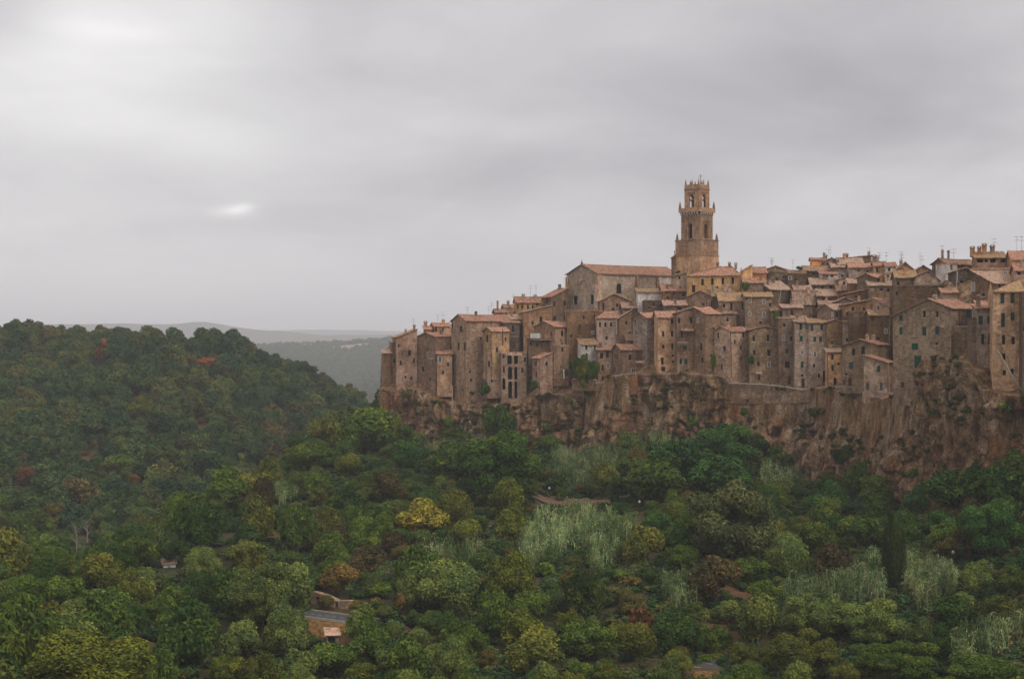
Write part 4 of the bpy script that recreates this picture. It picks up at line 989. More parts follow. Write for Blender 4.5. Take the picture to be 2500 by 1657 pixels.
h('D', 508, 655, 782, 655, 780, 8, 32, 'r', 607, 'low gabled house with a shaded balcony near the middle of the town', 'brown', 'pale', 'd 686,702,26,46;w 645,700,10,44;d 745,710,16,40', chim=[])
h('D', None, 745, 988, 612, 730, 10, 14, 'sr', 566, 'brown wall house with a thin roof line climbing right', 'brown', 'pale', 'd 830,656,18,48;d 780,690,14,30;d 930,650,14,30', W=8)
h('D', None, 665, 852, 585, 650, 15, 8, 'l', 545, 'little red gable roof above the bleached roof strip', 'dark', 'red', W=7, chim=[])
h('C', None, 1250, 1424, 468, 600, 9, 8, 'sb', 436, 'flat pink roof house beside the dark porch', 'dark', 'pink', 'd 1330,510,16,40;d 1290,560,14,30', W=8)
h('C', None, 1152, 1300, 492, 620, 9, 8, 'sb', 446, 'dark open porch house with ivy on its left side', 'dark', 'brown', 'L 1255,520,56,38;d 1180,560,20,30', W=7)
h('C', None, 700, 928, 407, 590, 11, 8, 'r', 336, 'brown house with a moss-yellow roof and tall narrow windows', 'brown', 'yellow', 'd 803,457,20,60;g 905,455,22,58;w 905,562,14,36;d 740,450,14,34', W=10, chim=[(.25, .5, 1.2)])
h('C', None, 925, 1156, 372, 640, 8, 8, 'r', 336, 'square brown house with four white framed windows in the middle of the town', 'brown', 'yellow', 'w 968,405,16,38;w 1085,415,20,42;w 962,520,22,28;w 1085,525,22,44;d 1057,596,24,22;d 1140,440,8,30', W=10, chim=[])
h('C', 418, 660, 740, 372, 480, 16, 48, 'r', 320, 'dark gabled house directly under the yellow palace', 'brown', 'brown', 'd 635,430,24,58;d 560,440,14,20', chim=[(.2, .6, .8)])
h('C', None, 640, 838, 368, 440, 15, 8, 'r', 318, 'low dark roof with several chimneys under the yellow palace windows', 'dark', 'yellow', 'd 800,400,14,20', W=7, chim=[(.15, .8, 1.2), (.6, .9, 1.4), (.8, .8, 1.1)])
h('C', None, 222, 412, 446, 540, 12, 6, 'sb', 406, 'terrace house with a pale pink roof and a glazed veranda', 'dark', 'pink', 'b 250,475,36,32;d 350,475,40,26', W=6, chim=[(.5, .1, 1.0)])
h('C', None, 205, 414, 320, 420, 22, 8, 'r', 268, 'small red roofed house squeezed between church and yellow palace', 'brown', 'red', 'd 388,352,22,36;d 250,382,12,30;d 300,350,14,24', W=9, chim=[(.2, .3, .8)])
h('C', None, 300, 413, 190, 330, 26, 8, 'sr', 168, 'grey wall annex between church and yellow palace', 'grey', 'brown', 'd 352,205,14,26', W=7, chim=[])
# ---- skyline
h('C', 900, 905, 985, 148, 300, 22, 12, 'sr', 98, 'yellow plastered annex with a stepped wall right of the palace', 'yellow', 'red', W=9, chim=[])
h('C', None, 975, 1108, 165, 260, 26, 10, 'r', 117, 'orange yellow house with a short red roof right of the palace', 'orange', 'red', W=8, chim=[])
h('C', None, 912, 1082, 250, 320, 18, 6, 'r', 216, 'low red roof strip below the orange yellow house', 'brown', 'red', W=6, chim=[(.9, .6, .8)])
h('C', None, 1076, 1300, 142, 260, 40, 12, 'l', 106, 'weathered gable with a pale stone pillar on the skyline', 'olive', 'brown', 'L 1150,170,16,50;d 1205,200,20,24', W=10, pf=.5, antenna=3)
h('D', None, 75, 232, 322, 410, 34, 8, 'f', 0, 'brown flat terrace house with a small green window', 'dark', win='g 137,375,20,26;d 200,360,12,20', W=9)
h('D', None, 235, 392, 348, 440, 30, 8, 'f', 0, 'cluttered flat roofed house with a white curtained window', 'dark', win='w 258,366,26,30;d 310,380,14,24;w 290,368,10,26', W=9)
h('D', None, 240, 395, 326, 400, 37, 8, 'r', 298, 'narrow roofed house behind the cluttered flat roof', 'brown', 'brown', W=8, antenna=1)
h('D', None, 388, 716, 302, 400, 42, 8, 'r', 262, 'very long low roof with a shaded gallery on the skyline', 'dark', 'brown', 'd 470,330,30,20;L 560,335,40,20;d 650,320,20,24', W=9, antenna=2)
h('D', None, 455, 572, 202, 300, 52, 8, 'r', 186, 'small orange house on the skyline', 'orange', 'red', W=6, chim=[(.98, .3, 1.4, .3)])
h('D', None, 572, 700, 216, 310, 51, 10, 'l', 184, 'grey brown gable attached to the small orange skyline house', 'grey', 'brown', 'd 598,240,10,24', W=9, antenna=2)
h('D', None, 780, 1000, 186, 280, 58, 8, 'sr', 162, 'long dark ruined looking block at the top of the skyline', 'dark', 'brown', W=8, chim=[(.4, .02, 1.0), (.5, .95, .8)], antenna=1)
h('D', None, 700, 922, 246, 330, 50, 8, 'r', 186, 'broad mottled brown roof at the top of the town', 'brown', 'pale', 'd 760,265,12,18', W=10)
h('D', None, 640, 800, 270, 330, 46, 8, 'r', 236, 'pale pink roof beside the long low skyline roof', 'dark', 'pink', W=8)
h('D', None, 538, 715, 332, 420, 38, 8, 'sb', 300, 'cream walled house with a red roof and a striped awning', 'white', 'red', 'd 640,345,24,24;d 590,350,14,20', W=8, chim=[])
h('D', None, 712, 766, 306, 380, 37, 8, 'f', 0, 'small white cube house among the upper roofs', 'white', win='d 735,350,10,20', W=5, name='white_house')
h('D', None, 800, 1028, 272, 380, 36, 8, 'r', 234, 'grey stone wall house below the top skyline roofs', 'grey', 'red', 'd 880,300,12,20;d 960,310,12,20', W=9)
h('D', None, 1028, 1132, 258, 350, 40, 8, 'r', 222, 'bright yellow little house with brown doors near the right skyline', 'yellow', 'red', 'D 1050,298,16,44;D 1072,298,14,44', W=9, chim=[(.1, .9, 1.4, .5), (.35, .9, 1.2, .4)])
h('D', None, 1132, 1208, 262, 340, 41, 8, 'r', 228, 'white end house attached to the bright yellow little house', 'white', 'red', 'd 1160,290,12,30', W=8, name='white_house', antenna=1)
h('D', 868, 1040, 1145, 364, 440, 30, 40, 'r', 326, 'dark gable with short red roof in the upper town', 'dark', 'red', 'd 950,385,30,10', chim=[])
h('E', None, 98, 275, 298, 400, 45, 10, 'l', 226, 'red gabled house on the skyline left of the tall dark block', 'brown', 'red', W=10, antenna=3)
h('E', None, 272, 432, 302, 400, 44, 10, 'l', 256, 'small pink roofed house touching the tall dark block', 'brown', 'pink', W=10, antenna=2)
h('E', None, -60, 100, 262, 360, 46, 8, 'r', 230, 'dark roofed house with a white terrace on the skyline', 'dark', 'red', 'd 60,285,16,24', W=8, antenna=2)
h('E', None, 0, 110, 330, 400, 33, 8, 'f', 0, 'pale terrace block with planters below the white end house', 'grey', win='d 30,350,12,20;d 80,350,12,20', W=7)
h('S', None, 2075, 2165, 762, 800, 7, 8, 'f', 0, 'plain stone backing wall between the yellow roofs and the broad gable', 'dark', W=5)
# ---- fillers seen only as slivers of wall between the rows
h('S', None, 1385, 1470, 760, 800, 9, 8, 'f', 0, 'plain brown wall block right under the middle of the church', 'brown', win='d 1425,775,5,10', W=8)
h('S', None, 1640, 1800, 790, 850, 4, 8, 'f', 0, 'hidden yard wall behind the drainpipe gable', 'dark', W=8)
h('S', None, 2180, 2330, 700, 760, 12, 8, 'f', 0, 'shaded wall block behind the broad gable', 'dark', W=8)

# ---- the church
CH = h('B', 515, 785, 1515, 168, 745, 25, 33, 'r', 92, 'big plain stone church with a long red roof and gabled blind front', 'church', 'red',
       'n 655,275,62,96;d 587,402,34,78;d 733,396,26,80;ab 966,300,44,90;n 1040,378,26,40;d 1352,188,30,36;L 1352,232,30,14', yl=178, cat='church', name='church', group='', chim=[], over=.5)
def church_extras():
    root, L, W, H, Hr = CH['root'], CH['L'], CH['W'], CH['H'], CH['Hr']
    mb = MB(); mb.box(-.35, .9, -.35, .9, 0, H - .25); mb.build('pilaster', MATS['stone tan'], root)
    mb = MB(); mb.box(-.35, .9, W - .9, W + .3, 0, H - .4); mb.build('pilaster', MATS['stone tan'], root)
    for fx in (.44, .68):
        mb = MB(); mb.box(L * fx, L * fx + .9, -.4, .05, 0, H - .3); mb.build('pilaster', MATS['stone brown'], root)
    mb = MB(); mb.box(-.28, L - .5, -.26, -.003, H - .42, H - .12); mb.build('cornice', MATS['lintel'], root)
    mb = MB(); mb.box(L * .70, L * .84, -.05, .02, H - 6, H - .5); mb.build('plaster_patch', MATS['stone white'], root)
    mb = MB(); mb.lathe([(.3, Hr), (.35, Hr + .5), (.1, Hr + .9), (.1, Hr + 1.3), (.02, Hr + 1.5)], (-.2, W / 2), 6); mb.build('finial', MATS['stone brown'], root)
church_extras()
# ---- the yellow palace
PA = h('C', None, 415, 873, 189, 400, 22, -14, 'r', 112, 'yellow plastered palace with a red hipped roof at the foot of the bell tower', 'yellow', 'red',
       'd 552,245,22,56;d 638,240,22,56;d 729,235,22,56;d 815,232,22,56;d 475,302,28,62;d 785,295,14,26;d 680,290,14,22', cat='palace', name='yellow_palace', group='', W=13, hip=(9, 3), chim=[(.55, .95, .9), (.78, .9, .9), (.9, .9, .8)], antenna=0)

# ---- the bell tower
def bell_tower():
    Yt = 383.0; uc = 1708.5
    zv = lambda v: -(v - CV) / F * Yt
    half = (1762 - 1655) / 2 / F * (Yt + 6)            # half diagonal
    X = (uc - CU) / F * Yt
    z0 = zv(760)
    root = bpy.data.objects.new('bell_tower', None); COL.objects.link(root)
    root.location = (X, Yt + half, z0); root.rotation_euler = (0, 0, math.radians(45 + 1.5))
    tag(root, 'tall square brown stone bell tower with pinnacles rising over the town', 'bell tower')
    Z = lambda v: zv(v) - z0
    mt = MATS['stone tower']
    def tier(name, side, za, zb_, openings=(), thick=.9, taper=1.0, mat=mt):
        mb = MB(); a = side / 2
        for k in range(4):
            ca, sa = (1, 0, -1, 0)[k], (0, 1, 0, -1)[k]
            def T(q, d, z):
                x, y = -a + q, -a + d
                return (x * ca - y * sa, x * sa + y * ca, z + za)
            hs = [dict(s0=side / 2 - w / 2, s1=side / 2 + w / 2, z0=p - za, z1=q - za, arch=True, d=thick, typ='A') for (w, p, q) in openings]
            wall_face(mb, side, [], lambda q: zb_ - za, hs, T)
        # top and inner walls
        mb.quad((-a, -a, zb_), (a, -a, zb_), (a, a, zb_), (-a, a, zb_))
        return mb.build(name, mat, root)
    s1 = half * math.sqrt(2)
    tier('lower_shaft', s1, 0, Z(622)); tier('middle_shaft', s1 * .985, Z(622), Z(583))
    def band(name, side, z, hgt, out=.12, mat=None):
        a = side / 2; mb = MB()
        for k in range(4):
            ca, sa = (1, 0, -1, 0)[k], (0, 1, 0, -1)[k]
            i = len(mb.v); mb.box(-a - out, a - .002 - (0 if k % 2 else 0), -a - out, -a - .004, z, z + hgt)
            for j in range(i, len(mb.v)):
                x, y, zz = mb.v[j]; mb.v[j] = (x * ca - y * sa, x * sa + y * ca, zz)
        mb.build(name, mat or MATS['stone brown'], root)
    band('string_course', s1, Z(623), .28)
    band('string_course', s1 * .985, Z(585), .3)
    s2 = s1 * 430 / 595
    up = tier('upper_shaft', s2, Z(583), Z(520), [(1.35, Z(579), Z(542.5))], 0.7)
    mb = MB(); mb.box(-s2 / 2 + .75, s2 / 2 - .75, -s2 / 2 + .75, s2 / 2 - .75, Z(582), Z(522)); mb.build('dark_interior', MATS['glass'], root)  # near-black block: the shade inside the shaft, put into the colour
    for k in range(4):
        ca, sa = (1, 0, -1, 0)[k], (0, 1, 0, -1)[k]
        mb = MB()
        for (x0, x1, zz0, zz1) in ((-1.05, -.78, Z(578), Z(539)), (.78, 1.05, Z(578), Z(539)), (-1.2, 1.2, Z(538.8), Z(537))):
            mb.box(x0, x1, -s2 / 2 - .1, -s2 / 2 + .02, zz0, zz1)
        mb.v = [(x * ca - y * sa, x * sa + y * ca, z) for x, y, z in mb.v]; mb.build('window_surround', MATS['stone brown'], root)
    # corbelled gallery
    s3 = s1 * 502 / 595
    gz0, gz1, gz2 = Z(525.5), Z(515), Z(504.5)
    mb = MB()
    for k in range(4):
        ca, sa = (1, 0, -1, 0)[k], (0, 1, 0, -1)[k]; i = len(mb.v)
        nn = 7
        for j in range(nn):
            x = -s2 / 2 + s2 * (j + .5) / nn; d = (s3 - s2) / 2
            vs = [(x - .17, -s2 / 2, gz0), (x + .17, -s2 / 2, gz0), (x - .17, -s2 / 2 - d, gz1 - .5), (x + .17, -s2 / 2 - d, gz1 - .5), (x - .17, -s2 / 2 - d, gz1), (x + .17, -s2 / 2 - d, gz1), (x - .17, -s2 / 2, gz1), (x + .17, -s2 / 2, gz1)]
            b0 = len(mb.v); mb.v += vs
            mb.f += [tuple(b0 + q for q in f_) for f_ in ((0, 1, 3, 2), (2, 3, 5, 4), (4, 5, 7, 6), (0, 2, 4, 6), (1, 7, 5, 3))]
        for q in range(i, len(mb.v)):
            x, y, zz = mb.v[q]; mb.v[q] = (x * ca - y * sa, x * sa + y * ca, zz)
    mb.build('corbels', MATS['lintel'], root)
    mb = MB(); a = s3 / 2
    mb.box(-a, a, -a, a, gz1 + .002, gz1 + .45)
    for k in range(4):
        ca, sa = (1, 0, -1, 0)[k], (0, 1, 0, -1)[k]; i = len(mb.v)
        mb.box(-a + .001 * k, a - .33, -a, -a + .3, gz1 + .452, gz2)
        for q in range(i, len(mb.v)):
            x, y, zz = mb.v[q]; mb.v[q] = (x * ca - y * sa, x * sa + y * ca, zz)
    mb.build('gallery', mt, root)
    # open belfry
    s4 = s1 * 340 / 595
    bel = tier('belfry', s4, gz1 + .46, Z(446.5), [(1.5, Z(503), Z(470.5))], 0.45)
    band('string_course', s4, Z(458.8), .22, .1)
    for k in range(4):
        ca, sa = (1, 0, -1, 0)[k], (0, 1, 0, -1)[k]
        mb = MB(); mb.box(-1.15, 1.15, -s4 / 2 - .13, -s4 / 2 - .003, Z(468), Z(466.8)); mb.box(-.8, .8, -s4 / 2 + .05, -s4 / 2 + .3, Z(484.5), Z(482.5))
        mb.v = [(x * ca - y * sa, x * sa + y * ca, z) for x, y, z in mb.v]; mb.build('lintel', MATS['stone brown'], root)
    mb = MB(); mb.lathe([(.5, Z(490)), (.46, Z(487)), (.3, Z(483)), (.05, Z(481))], (0, 0), 10); mb.tube([(-1.8, 0, Z(481)), (1.8, 0, Z(481))], [.08, .08], 5); mb.build('bell', MATS['iron'], root)
    def pinnacle(x, y, z, k=1.0):
        mb = MB(); w = .36 * k
        mb.lathe([(w, z - .05), (w, z + .5 * k), (w * 1.25, z + .55 * k), (w * .8, z + .7 * k), (w * .75, z + 1.1 * k), (w * .3, z + 1.7 * k), (.03, z + 2.0 * k)], (x, y), 7)
        mb.build('pinnacle', MATS['stone brown'], root)
    for (sx_, sy_) in ((-1, -1), (1, -1), (-1, 1), (1, 1)):
        pinnacle(sx_ * (s1 * .985 / 2 - .35), sy_ * (s1 * .985 / 2 - .35), Z(583))
        pinnacle(sx_ * (s3 / 2 - .3), sy_ * (s3 / 2 - .3), gz2)
        pinnacle(sx_ * (s4 / 2 - .25), sy_ * (s4 / 2 - .25), Z(446.5), .75)
    for (x, y) in ((0, -1), (-1, 0), (1, 0), (0, 1)):
        pinnacle(x * (s4 / 2 - .25), y * (s4 / 2 - .25), Z(446.5), .75)
    mb = MB(); zt = Z(446.5); cx_, cy_ = 1.15, -.4
    a_ = math.radians(-46.5)
    mb.tube([(cx_, cy_, zt), (cx_, cy_, Z(418.5))], [.09, .06], 5)
    d = Vector((math.cos(a_), math.sin(a_), 0)) * .42
    mb.tube([(cx_ - d.x, cy_ - d.y, Z(423.5)), (cx_ + d.x, cy_ + d.y, Z(423.5))], [.06, .06], 5)
    mb.build('cross', MATS['iron'], root)
    mb = MB(); mb.tube([(-.9, -1.3, zt + 1), (-.9, -1.3, Z(427))], [.05, .03], 4); mb.build('lightning_rod', MATS['iron'], root)
bell_tower()
# bell gable left of the tower
BG = h('S', None, 1643, 1657, 628, 668, 33, 12, 'sr', 617, 'small dark bell gable with a finial touching the left side of the bell tower', 'dark', 'brown', cat='bell gable', name='bell_gable', group='', W=4, chim=[], over=.25)
mb = MB(); mb.lathe([(.18, BG['H']), (.28, BG['H'] + .5), (.12, BG['H'] + .8), (.08, BG['H'] + 1.3), (.2, BG['H'] + 1.5), (.03, BG['H'] + 1.9)], (.5, .4), 6); mb.build('finial', MATS['stone dark'], BG['root'])

# ---- things on and about the walls
def drainpipe(reg, x0, y0, x1, y1, dY, label, mat='rust', r=.07, cat='pipe', name='drainpipe'):
    u, v = RU(reg, x0), RV(reg, y0); Y = float(yc(u)) + dY
    a = world(u, v, Y); b_ = world(RU(reg, x1), RV(reg, y1), Y - (.3 if abs(x1 - x0) > 40 else 0))
    mb = MB(); c = a; mb.tube([(0, 0, 0), tuple((b_ - a) * .5 + Vector((0.05, -.05, -.05 * abs(x1 - x0) / 40))), tuple(b_ - a)], [r] * 3, 6)
    o = mb.build(name, MATS[mat]); o.location = a; tag(o, label, cat)
drainpipe('C', 322, 558, 329, 1035, -.75, 'dark drainpipe between the tall tan house and the balcony house', 'rust', .09)
drainpipe('C', 797, 680, 803, 1080, -1.6, 'dark drainpipe down the corner of the red roofed gable house', 'rust', .09)
drainpipe('A', 1093, 655, 1095, 800, -2.0, 'thick dark drainpipe on the tan house right of the round window house', 'rust', .12)
drainpipe('B', 525, 640, 527, 890, 6.5, 'long drainpipe on the broad hipped house', 'rust', .08)
drainpipe('D', 942, 690, 945, 925, 8, 'dark drainpipe below the moss-yellow roofs', 'rust', .09)
drainpipe('D', 597, 1050, 602, 1370, -2.5, 'dark drainpipe beside the arched doorway on the lane', 'rust', .08)
drainpipe('D', 730, 990, 733, 1240, -1.8, 'drainpipe on the left corner of the broad lane gable', 'rust', .08)
drainpipe('D', 1155, 1150, 1160, 1400, -5.2, 'pale thin drainpipe on the low lane house with bright red roof', 'lintel', .08)
drainpipe('E', 678, 650, 680, 805, 4, 'brown drainpipe on the pale side of the broad gabled house', 'rust', .08)
drainpipe('E', 1250, 500, 1252, 1320, -5.7, 'long dark drainpipe at the right corner of the green shuttered tower house', 'rust', .10)
drainpipe('E', 1025, 1020, 1300, 1470, -6.5, 'long pale hose running down across the tower house and the rock', 'lintel', .09, 'hose', 'hose')
drainpipe('A', 660, 1145, 650, 1380, -3.2, 'straight grey pipe running down the rock below the round window house', 'lintel', .10)
drainpipe('A', 232, 1155, 250, 1188, -3.5, 'short white broken pipe sticking out of the rock near the left end', 'whitep', .10)
drainpipe('A', 545, 1055, 565, 1062, -2.8, 'tiny white elbow pipe on the wall left of the round window house', 'whitep', .08)
drainpipe('B', 940, 560, 945, 700, 8.4, 'pale drainpipe right of the three windows in a row', 'lintel', .09)
drainpipe('B', 485, 1002, 487, 1082, -3.2, 'upright white post beside the dark tree under the broad hipped house', 'whitep', .22, 'post', 'white_post')
drainpipe('E', 660, 305, 652, 470, 30.5, 'white pipe on the dark gabled house under the fat chimneys', 'lintel', .10)
drainpipe('C', 1240, 300, 1215, 420, 8, 'slanted pale pole over the porch roof', 'lintel', .07, 'pole', 'pole')

def balcony(reg, x0, x1, y0, y1, dY, depth, label, mat='wood', posts=5, solid=False):
    ua, ub = RU(reg, x0), RU(reg, x1); Y = float(yc(ua)) + dY
    a, b_ = world(ua, RV(reg, y1), Y), world(ub, RV(reg, y1), Y); hgt = (y1 - y0) / REG[reg][2] / F * Y; wd = b_.x - a.x
    root = bpy.data.objects.new('balcony', None); COL.objects.link(root); root.location = a; tag(root, label, 'balcony')
    mb = MB(); mb.box(0, wd, 0, depth, -.15, 0); mb.build('floor', MATS['lintel'], root)
    mb = MB()
    for k in range(posts): x = .04 + (wd - .08) * k / (posts - 1); mb.box(x - .04, x + .04, 0.0, .08, .001, hgt)
    mb.box(-.03, wd + .03, -.03, .11, hgt + .001, hgt + .08); mb.build('railing', MATS[mat], root)
    return root, wd, hgt
balcony('C', 335, 425, 720, 765, -1.2, 1.6, 'wooden balcony hanging on the tall house with the teal window', 'wood', 9)
balcony('A', 455, 515, 868, 905, -1.0, 1.2, 'dark balcony left of the lean-to with the white corner', 'wood', 7)
balcony('A', 1165, 1235, 690, 715, 7.5, 1.2, 'small iron balcony on the dark narrow house', 'iron', 7)
rb, wd, hg = balcony('B', 185, 400, 700, 742, 2.2, 2.0, 'terrace rail with flower pots left of the broad hipped house', 'wood', 14)
def laundry():
    cols = [('whitep', .15, 'white sheet drying on the terrace rail'), ('whitep', .35, 'second white cloth drying on the terrace, next to the sheet'), ('roof red', .72, 'red-brown cloth hanging at the right end of the terrace')]
    for m_, f_, lb in cols:
        u = RU('B', 185 + 215 * f_); Y = float(yc(u)) + 2.0; a = world(u, RV('B', 700), Y)
        V, Fc = [], []
        for i in range(7):
            for j in range(5):
                V.append((-.7 + 1.4 * i / 6, .12 * math.sin(i * 1.7 + j * .5) , -1.3 * j / 4 + .3))
        for i in range(6):
            for j in range(4): q = i * 5 + j; Fc.append((q, q + 5, q + 6, q + 1))
        o = link('hanging_cloth', mesh_of('cloth', V, Fc, MATS[m_])); o.location = a; tag(o, lb, 'laundry')
laundry()

# canopies (small lean-to roofs on walls)
def canopy(reg, x0, x1, y, dY, label, roof='red', depth=1.3):
    ua, ub = RU(reg, x0), RU(reg, x1); Y = float(yc(ua)) + dY
    a, b_ = world(ua, RV(reg, y), Y - depth), world(ub, RV(reg, y), Y - depth); wd = b_.x - a.x
    V, Fc = [], []; n = max(3, int(wd / .4))
    for i in range(n + 1):
        w = .04 if i % 2 else -.04
        for (yy, zz) in ((0, w), (depth, .5 + w), (depth, .38), (0, -.12)): V.append((wd * i / n, yy, zz))
    for i in range(n):
        for j in range(4): q = i * 4; Fc.append((q + j, q + 4 + j, q + 4 + (j + 1) % 4, q + (j + 1) % 4))
    Fc += [(0, 1, 2, 3), (n * 4 + 3, n * 4 + 2, n * 4 + 1, n * 4)]
    o = link('tiled_canopy', mesh_of('canopy', V, Fc, MATS['roof ' + roof])); o.location = a; tag(o, label, 'canopy')
canopy('A', 235, 350, 785, 2.0, 'small red lean-to roof on the first tall house from the left', 'red', 2.0)
canopy('C', 370, 480, 665, 1.2, 'brown awning roof over the wooden balcony', 'brown', 1.4)
canopy('C', 1018, 1070, 1040, 0, 'tiny tiled canopy over the lane door under the rounded gable', 'pale', .8)
canopy('B', 1110, 1195, 945, -1, 'thin reddish canopy over the door of the long low house', 'red', .9)
canopy('A', 1128, 1262, 880, -3, 'pale slab roof over the upper openings of the loggia', 'pale', 1.0)

# ---- retaining walls and arches under the houses
def retaining(reg, pts, ybs, dY, label, wall, name='retaining_wall', win='', thick=2.5, cap=True):
    """a wall following picture points (x, y top); ybs the foot"""
    root = bpy.data.objects.new(name, None); COL.objects.link(root)
    P3 = []
    for (x, y), yb_ in zip(pts, ybs):
        u = RU(reg, x); Y = float(yc(u)) + dY; P3.append((world(u, RV(reg, y), Y), world(u, RV(reg, yb_), Y)))
    o0 = P3[0][1].copy(); root.location = o0; tag(root, label, 'retaining wall')
    mb = MB()
    for (a, a2), (b_, b2) in zip(P3, P3[1:]):
        L = math.hypot(b_.x - a.x, b_.y - a.y); dx, dy = (b_.x - a.x) / L, (b_.y - a.y) / L
        zt0, zt1, zb0 = a.z, b_.z, min(a2.z, b2.z)
        hs = []
        for w_ in [q for q in win.split(';') if q.strip()]:
            p = w_.split(); wx, wy, ww, wh = (float(q) for q in p[1].split(','))
            u = RU(reg, wx)
            if not (CU + F * a.x / a.y < u < CU + F * b_.x / b_.y): continue
            tu = (u - CU) / F; q = (tu * a.y - a.x) / (dx - tu * dy); yy = a.y + q * dy
            hw = ww / REG[reg][2] / F * yy / 2; z = -(RV(reg, wy) - CV) / F * yy; hh = wh / REG[reg][2] / F * yy / 2
            if q - hw < .1 or q + hw > L - .1: continue
            hs.append(dict(s0=q - hw, s1=q + hw, z0=max(z - hh - zb0, .05), z1=z + hh - zb0, arch=p[0][0] in 'aA', d=1.8 if p[0][0] == 'A' else .5, typ=p[0]))
        T = lambda q, d, z: (a.x - o0.x + dx * q - dy * d, a.y - o0.y + dy * q + dx * d, zb0 - o0.z + z)
        wall_face(mb, L, [], lambda q: (zt0 + (zt1 - zt0) * q / L) - zb0, hs, T)
        mb.quad(T(0, 0, zt0 - zb0), T(L, 0, zt1 - zb0), T(L, thick, zt1 - zb0), T(0, thick, zt0 - zb0))
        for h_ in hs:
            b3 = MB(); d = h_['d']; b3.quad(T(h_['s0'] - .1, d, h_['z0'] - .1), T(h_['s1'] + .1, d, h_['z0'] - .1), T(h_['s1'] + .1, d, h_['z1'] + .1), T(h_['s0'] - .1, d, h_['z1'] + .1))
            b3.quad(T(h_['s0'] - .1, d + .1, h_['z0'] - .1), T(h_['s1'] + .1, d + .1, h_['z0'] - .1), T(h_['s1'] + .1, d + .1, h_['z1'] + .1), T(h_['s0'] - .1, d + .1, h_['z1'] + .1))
            b3.build('archway' if h_['arch'] else 'window', MATS['glass'], root)  # dark sheet at the back paints the shade inside vaults and doorways
    q = T(L, 0, 0); q2 = T(L, thick, 0); mb.quad(q, q2, T(L, thick, zt1 - zb0), T(L, 0, zt1 - zb0))
    q = (P3[0][0] - o0); mb.quad((0, 0, 0), (0, thick, 0), (q.x, q.y + thick, q.z), (q.x, q.y, q.z))
    mb.build('wall', MATS['stone ' + wall], root)
    if cap:
        mb = MB()
        for (a, a2), (b_, b2) in zip(P3, P3[1:]):
            L = math.hypot(b_.x - a.x, b_.y - a.y); dx, dy = (b_.x - a.x) / L, (b_.y - a.y) / L
            c8 = []
            for (p, s_) in ((a, -.03), (b_, .03)):
                for d in (-.12, .45):
                    for zz in (0.004, .22): c8.append((p.x - o0.x - dy * d + dx * s_, p.y - o0.y + dx * d + dy * s_, p.z - o0.z + zz))
            i = len(mb.v); mb.v += c8; mb.f += [tuple(i + q for q in f_) for f_ in ((0, 4, 5, 1), (1, 5, 7, 3), (2, 3, 7, 6), (0, 2, 6, 4), (0, 1, 3, 2), (4, 6, 7, 5))]
        mb.build('coping', MATS['lintel'], root)
    return root
retaining('B', [(905, 1062), (1110, 1040)], [1215, 1190], -3.9, 'orange plastered retaining wall under the long low red-roofed house', 'orange2')
retaining('B', [(765, 1122), (915, 1120)], [1290, 1290], -3.7, 'stone wall with two dark arched vaults left of the orange retaining wall', 'brown', win='A 823,1225,66,106;A 893,1212,36,90', thick=4)
retaining('C', [(800, 1128), (920, 1130), (1050, 1136), (1200, 1150), (1420, 1183)], [1290, 1300, 1300, 1290, 1300], -4.0, 'long stone parapet wall carrying the lane, left stretch', 'rockwall', win='D 945,1286,28,46')
retaining('D', [(352, 1392), (470, 1378), (600, 1360), (770, 1362), (922, 1362)], [1500, 1500, 1500, 1520, 1540], -4.0, 'stone parapet wall carrying the lane in front of the broad gable', 'rockwall')
retaining('D', [(922, 1408), (1100, 1415), (1300, 1422)], [1600, 1600, 1610], -4.6, 'pinkish stone retaining wall with two small slits below the bright red single-slope roof', 'pink', win='d 950,1478,14,34;d 1105,1478,16,38')
retaining('B', [(560, 1090), (765, 1100)], [1180, 1190], -3.0, 'rough stone garden wall under the round green tree', 'brown')
# ------------------------------------------------------------------ vegetation and small things of the slope
POLYCLEAR = []
CLEAR = []      # picture rectangles (u0, u1, v0, v1) with the depth of what must stay visible
def clear(u0, u1, v0, v1, Y): CLEAR.append((u0, u1, v0, v1, Y))
def sheet(name, pts, mat, kind, lift=0.05, label=None):
    me = mesh_of(name, [(p.x, p.y, p.z + lift) for p in pts], [tuple(range(len(pts)))], mat)
    o = link(name, me); tag(o, kind=kind, label=label); return o

# --- the road: benches cut in the slope
m, nt, b = new_mat('asphalt'); P = position(nt)
nt.links.new(ramp(nt, noise(nt, P, 2.5, 4), [(0.3, (0.045, 0.044, 0.046)), (0.7, (0.085, 0.083, 0.084))]), b.inputs['Base Color']); MATS['asphalt'] = m
m, nt, b = new_mat('dry_grass_earth'); P = position(nt)
nt.links.new(ramp(nt, noise(nt, P, 1.6, 5, 0.7), [(0.38, (0.045, 0.045, 0.016)), (0.46, (0.12, 0.065, 0.024)), (0.55, (0.19, 0.090, 0.034)), (0.65, (0.23, 0.125, 0.045))]), b.inputs['Base Color']); MATS['dry'] = m
m, nt, b = new_mat('reddish_earth_path'); P = position(nt)
nt.links.new(ramp(nt, noise(nt, P, 1.2, 5, 0.7), [(0.35, (0.07, 0.045, 0.028)), (0.65, (0.19, 0.110, 0.080))]), b.inputs['Base Color']); MATS['path'] = m
MATS['kerb'] = plain_mat('pale_kerb', (0.30, 0.26, 0.20), 0.9, 0.2, 2)
MATS['marking'] = plain_mat('white_line', (0.24, 0.24, 0.235), 0.8, 0.3, 2)

